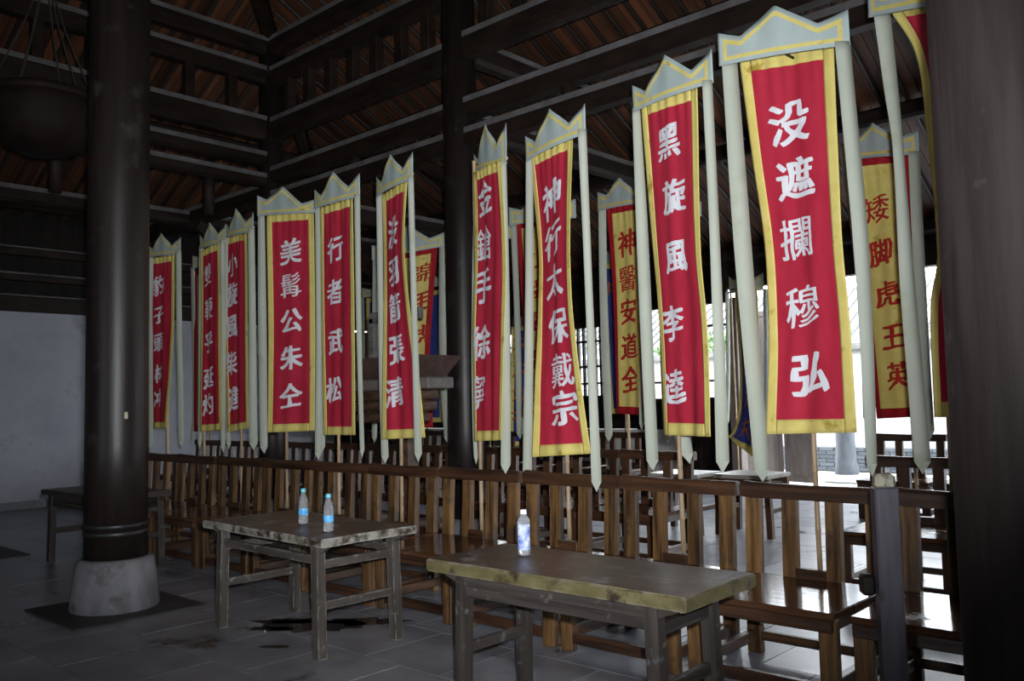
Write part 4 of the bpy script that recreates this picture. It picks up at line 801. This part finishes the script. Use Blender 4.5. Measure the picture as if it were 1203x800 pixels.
def outline(t, hl, hr, hm):
    """height of the crown-shaped heading at t in [0,1]"""
    vl, vr = VAL * hl, VAL * hr
    vl = min(vl, 0.62 * hm); vr = min(vr, 0.70 * hm)
    K = [(0, hl), (0.2, vl), (0.49, hm), (0.79, vr), (1, hr)]
    for (a, ha), (b, hb_) in zip(K, K[1:]):
        if t <= b: return ha + (hb_ - ha) * (t - a) / (b - a)
    return hr
def banner(i, B, label, group):
    t = thing('hanging_banner', label, 'banner', (B['pole'][0], B['pole'][1], 0), 0, group)
    inner, border, ink = CL[B['kind']]
    O = Vector((B['pole'][0], B['pole'][1], 0))
    def fin(mb, name, mats, smooth=True, th=None, parent=None):
        mb.v = [tuple(Vector(v) - O) for v in mb.v]
        o = mb.build(name, mats, parent or t, smooth)
        if th: solid(o, th)
        return o
    A, Bv, hl, hr, hm = Vector(B['head'][0]), Vector(B['head'][1]), B['head'][2], B['head'][3], B['head'][4]
    cl = Cloth(B['body'], i * 1.37 + 0.4)
    # pole with bamboo nodes, down into the socket of the chair it stands at
    row = B['row']; zb = 0.47 if row == 1 else 0.0
    zt = max(A.z, Bv.z) + 0.05
    q = MB(); pts = []; rad = []
    z = zb; k = 0
    while z < zt:
        pts.append((B['pole'][0] + 0.004 * math.sin(z * 2 + i), B['pole'][1], z)); rad.append(0.0155 - 0.001 * (z / 3))
        if k % 3 == 2: 
            pts.append((pts[-1][0], pts[-1][1], z + 0.008)); rad.append(0.019)
            pts.append((pts[-1][0], pts[-1][1], z + 0.016)); rad.append(0.0155 - 0.001 * (z / 3))
        z += 0.11; k += 1
    q.tube(pts, rad, 8); fin(q, 'pole', BAMBOO)
    # crossbar behind the heading
    d = (Bv - A); nrm = Vector((d.y, -d.x, 0)).normalized()
    back = -nrm * 0.014
    q = MB(); q.tube([A + back + Vector((0, 0, 0.05)) + d * 0.04, Bv + back + Vector((0, 0, 0.05)) - d * 0.04], 0.011, 8); fin(q, 'crossbar', BAMBOO)
    sp = max(0.1, min(0.9, (Vector((B['pole'][0], B['pole'][1], 0)) - Vector((A.x, A.y, 0))).dot(Vector((d.x, d.y, 0))) / (d.x ** 2 + d.y ** 2)))
    c_ = A.lerp(Bv, sp) + back + Vector((0, 0, 0.05)); q = MB(); q.tube([c_, Vector((B['pole'][0], B['pole'][1], c_.z))], 0.008, 6); fin(q, 'tie', ROPE)
    # heading
    bow = 0.03
    def hp(s, v, lift=0.0):
        p = A.lerp(Bv, s); return p + Vector((0, 0, v)) + nrm * (bow * math.sin(math.pi * s) + 0.004 * math.sin(24 * s + i) * min(1, v * 6) + lift)
    q = MB(); N = 48; M_ = 5
    for a in range(N + 1):
        s_ = a / N; h = outline(s_, hl, hr, hm)
        for b in range(M_ + 1): q.v.append(tuple(hp(s_, h * b / M_)))
    for a in range(N):
        for b in range(M_):
            k = a * (M_ + 1) + b; q.f.append([k, k + M_ + 1, k + M_ + 2, k + 1]); q.mi.append(0)
    hd = fin(q, 'heading', GRN, True, 0.004)
    q = MB(); o1, o2 = 0.026, 0.050
    e0 = 0.045; LF = 0.0045
    def strip(f0, f1, s0, s1, n_):
        b = len(q.v)
        for a in range(n_ + 1):
            s_ = s0 + (s1 - s0) * a / n_; q.v.append(tuple(hp(s_, f0(s_), LF))); q.v.append(tuple(hp(s_, f1(s_), LF)))
        for a in range(n_):
            k = b + 2 * a; q.f.append([k, k + 2, k + 3, k + 1]); q.mi.append(0)
    H_ = lambda s_: outline(s_, hl, hr, hm)
    strip(lambda s_: H_(s_) - o2 - 0.006, lambda s_: H_(s_) - o1 - 0.004, e0, 1 - e0, 46)
    strip(lambda s_: 0.024, lambda s_: 0.046, e0, 1 - e0, 30)
    strip(lambda s_: 0.03, lambda s_: H_(s_) - 0.036, e0, e0 + 0.03, 2)
    strip(lambda s_: 0.03, lambda s_: H_(s_) - 0.036, 1 - e0 - 0.03, 1 - e0, 2)
    fin(q, 'heading_trim', YEL, True, None, hd)
    # body: coloured field and border frame (border sewn on top)
    bu = 0.115; bt = 0.036
    fin(grid(cl, bu * 0.8, 1 - bu * 0.8, bt * 0.5, 1 - bt * 0.5, 30, 60), 'cloth_field', inner, True, 0.002)
    q = MB()
    grid(cl, 0, bu, 0, 1, 5, 60, 0.002, q); grid(cl, 1 - bu, 1, 0, 1, 5, 60, 0.002, q)
    grid(cl, bu, 1 - bu, 0, bt, 26, 3, 0.002, q); grid(cl, bu, 1 - bu, 1 - bt, 1, 26, 3, 0.002, q)
    fin(q, 'cloth_border', border, True, 0.002)
    # written characters
    for (c, zc, uc) in B['text']:
        vs, fs = glyph(c)
        tc = (cl.z0 - zc) / cl.H; sz = B['size'] * 1.12
        q = MB(); P_ = []; ok = []
        for (x, y) in vs:
            u = uc + x * sz * (1.25 if len(B['text']) == 6 else 1.1) / 0.57; tt = tc - y * sz / cl.H
            ok.append(0.03 < u < 0.97)
            P_.append(tuple(cl.at(u, max(0, min(1, tt)), 0.0055)))
        q.v = P_
        for f in fs:
            if all(ok[k] for k in f): q.f.append(f[:]); q.mi.append(0)
        if q.f: fin(q, 'character', ink, False)
    # side ribbons
    for ri, rb in enumerate(B['ribs']):
        q = MB(); n_ = 36
        Ls = [Vector(l[:3]) for l in rb]; Rs = [Vector(l[3:]) for l in rb]
        zc = [(a.z + b.z) / 2 for a, b in zip(Ls, Rs)]; ts = [(zc[0] - z) / (zc[0] - zc[-1]) for z in zc]; Hh = zc[0] - zc[-1]
        tip = 0.07 / Hh
        Ls[0].z += 0.03; Rs[0].z += 0.03
        for a in range(n_ + 1):
            tt = a / n_ * (1 - tip) 
            if a == 0: tt = 0
            l = smooth_lerp(ts, Ls, tt); r_ = smooth_lerp(ts, Rs, tt); w_ = (r_ - l); nn = Vector((w_.y, -w_.x, 0)).normalized()
            wave = nn * (0.012 * math.sin(5 * tt + i + ri * 2) * tt) 
            cup = nn * 0.006 * math.sin(3 * tt + ri)
            q.v += [tuple(l + wave), tuple((l + r_) / 2 + wave + cup), tuple(r_ + wave)]
        for a in range(n_):
            k = a * 3; q.f += [[k + 3, k + 4, k + 1, k], [k + 4, k + 5, k + 2, k + 1]]; q.mi += [0, 0]
        l = smooth_lerp(ts, Ls, 1.0); r_ = smooth_lerp(ts, Rs, 1.0); k = n_ * 3
        mid = (l + r_) / 2; q.v.append(tuple(mid)); kk = len(q.v) - 1
        q.f += [[kk, k + 1, k], [kk, k + 2, k + 1]]; q.mi += [0, 0]
        fin(q, 'ribbon', RIB, True, 0.002)
    return t
def bl(row, k, n_):
    pass
r1 = [b for b in BANNERS if b['row'] == 1]; r2 = [b for b in BANNERS if b['row'] == 2]; r3 = [b for b in BANNERS if b['row'] == 3]
L1 = ['red banner farthest left, narrowed by a twist, just right of the thick left column',
      'red banner second from the thick left column, overlapping its right-hand neighbour',
      'red banner third from the thick left column, half behind the edge of its neighbour',
      'red banner fourth from the left column, facing square on with a broad symmetrical heading',
      'red banner with four white characters, fifth from the left column',
      'red twisted banner sixth from the left, in front of the brown offering stand',
      'red banner just right of the tall central column, its right corner rising highest',
      'red banner with six white characters, two left of the largest red banner',
      'red banner immediately left of the largest and nearest red banner',
      'largest and nearest full red banner with five white characters, left of the square post',
      'red banner cut off by the massive column at the right edge']
for i, b in enumerate(r1):
    VAL = 0.74 if i in (3, 9, 10) else 0.56
    banner(i, b, L1[i], 'red banners of the front row')
L2 = ['yellow banner with red border mostly hidden behind the second and third red banners',
      'yellow banner with red border rising behind the offering stand',
      'yellow banner hidden behind the red one beside the central column, one ribbon showing',
      'yellow banner with red characters half hidden behind the six-character red banner',
      'yellow banner with five red characters visible between two of the nearest red banners',
      'yellow banner hidden behind the second nearest red banner, ribbon ends showing',
      'yellow banner with five red characters, nearest to the massive right-hand column']
for i, b in enumerate(r2): banner(20 + i, b, L2[i], 'yellow banners of the second row')
L3 = ['blue banner showing its left edge left of the offering stand',
      'blue banner showing a narrow strip right of the offering stand',
      'blue banner with orange marks between the two red banners right of the central column',
      'blue banner peeping out left of the yellow five-character banner',
      'folded blue banner with orange marks and a slanting hem, left of the largest red banner']
for i, b in enumerate(r3): banner(40 + i, b, L3[i], 'blue banners of the back row')
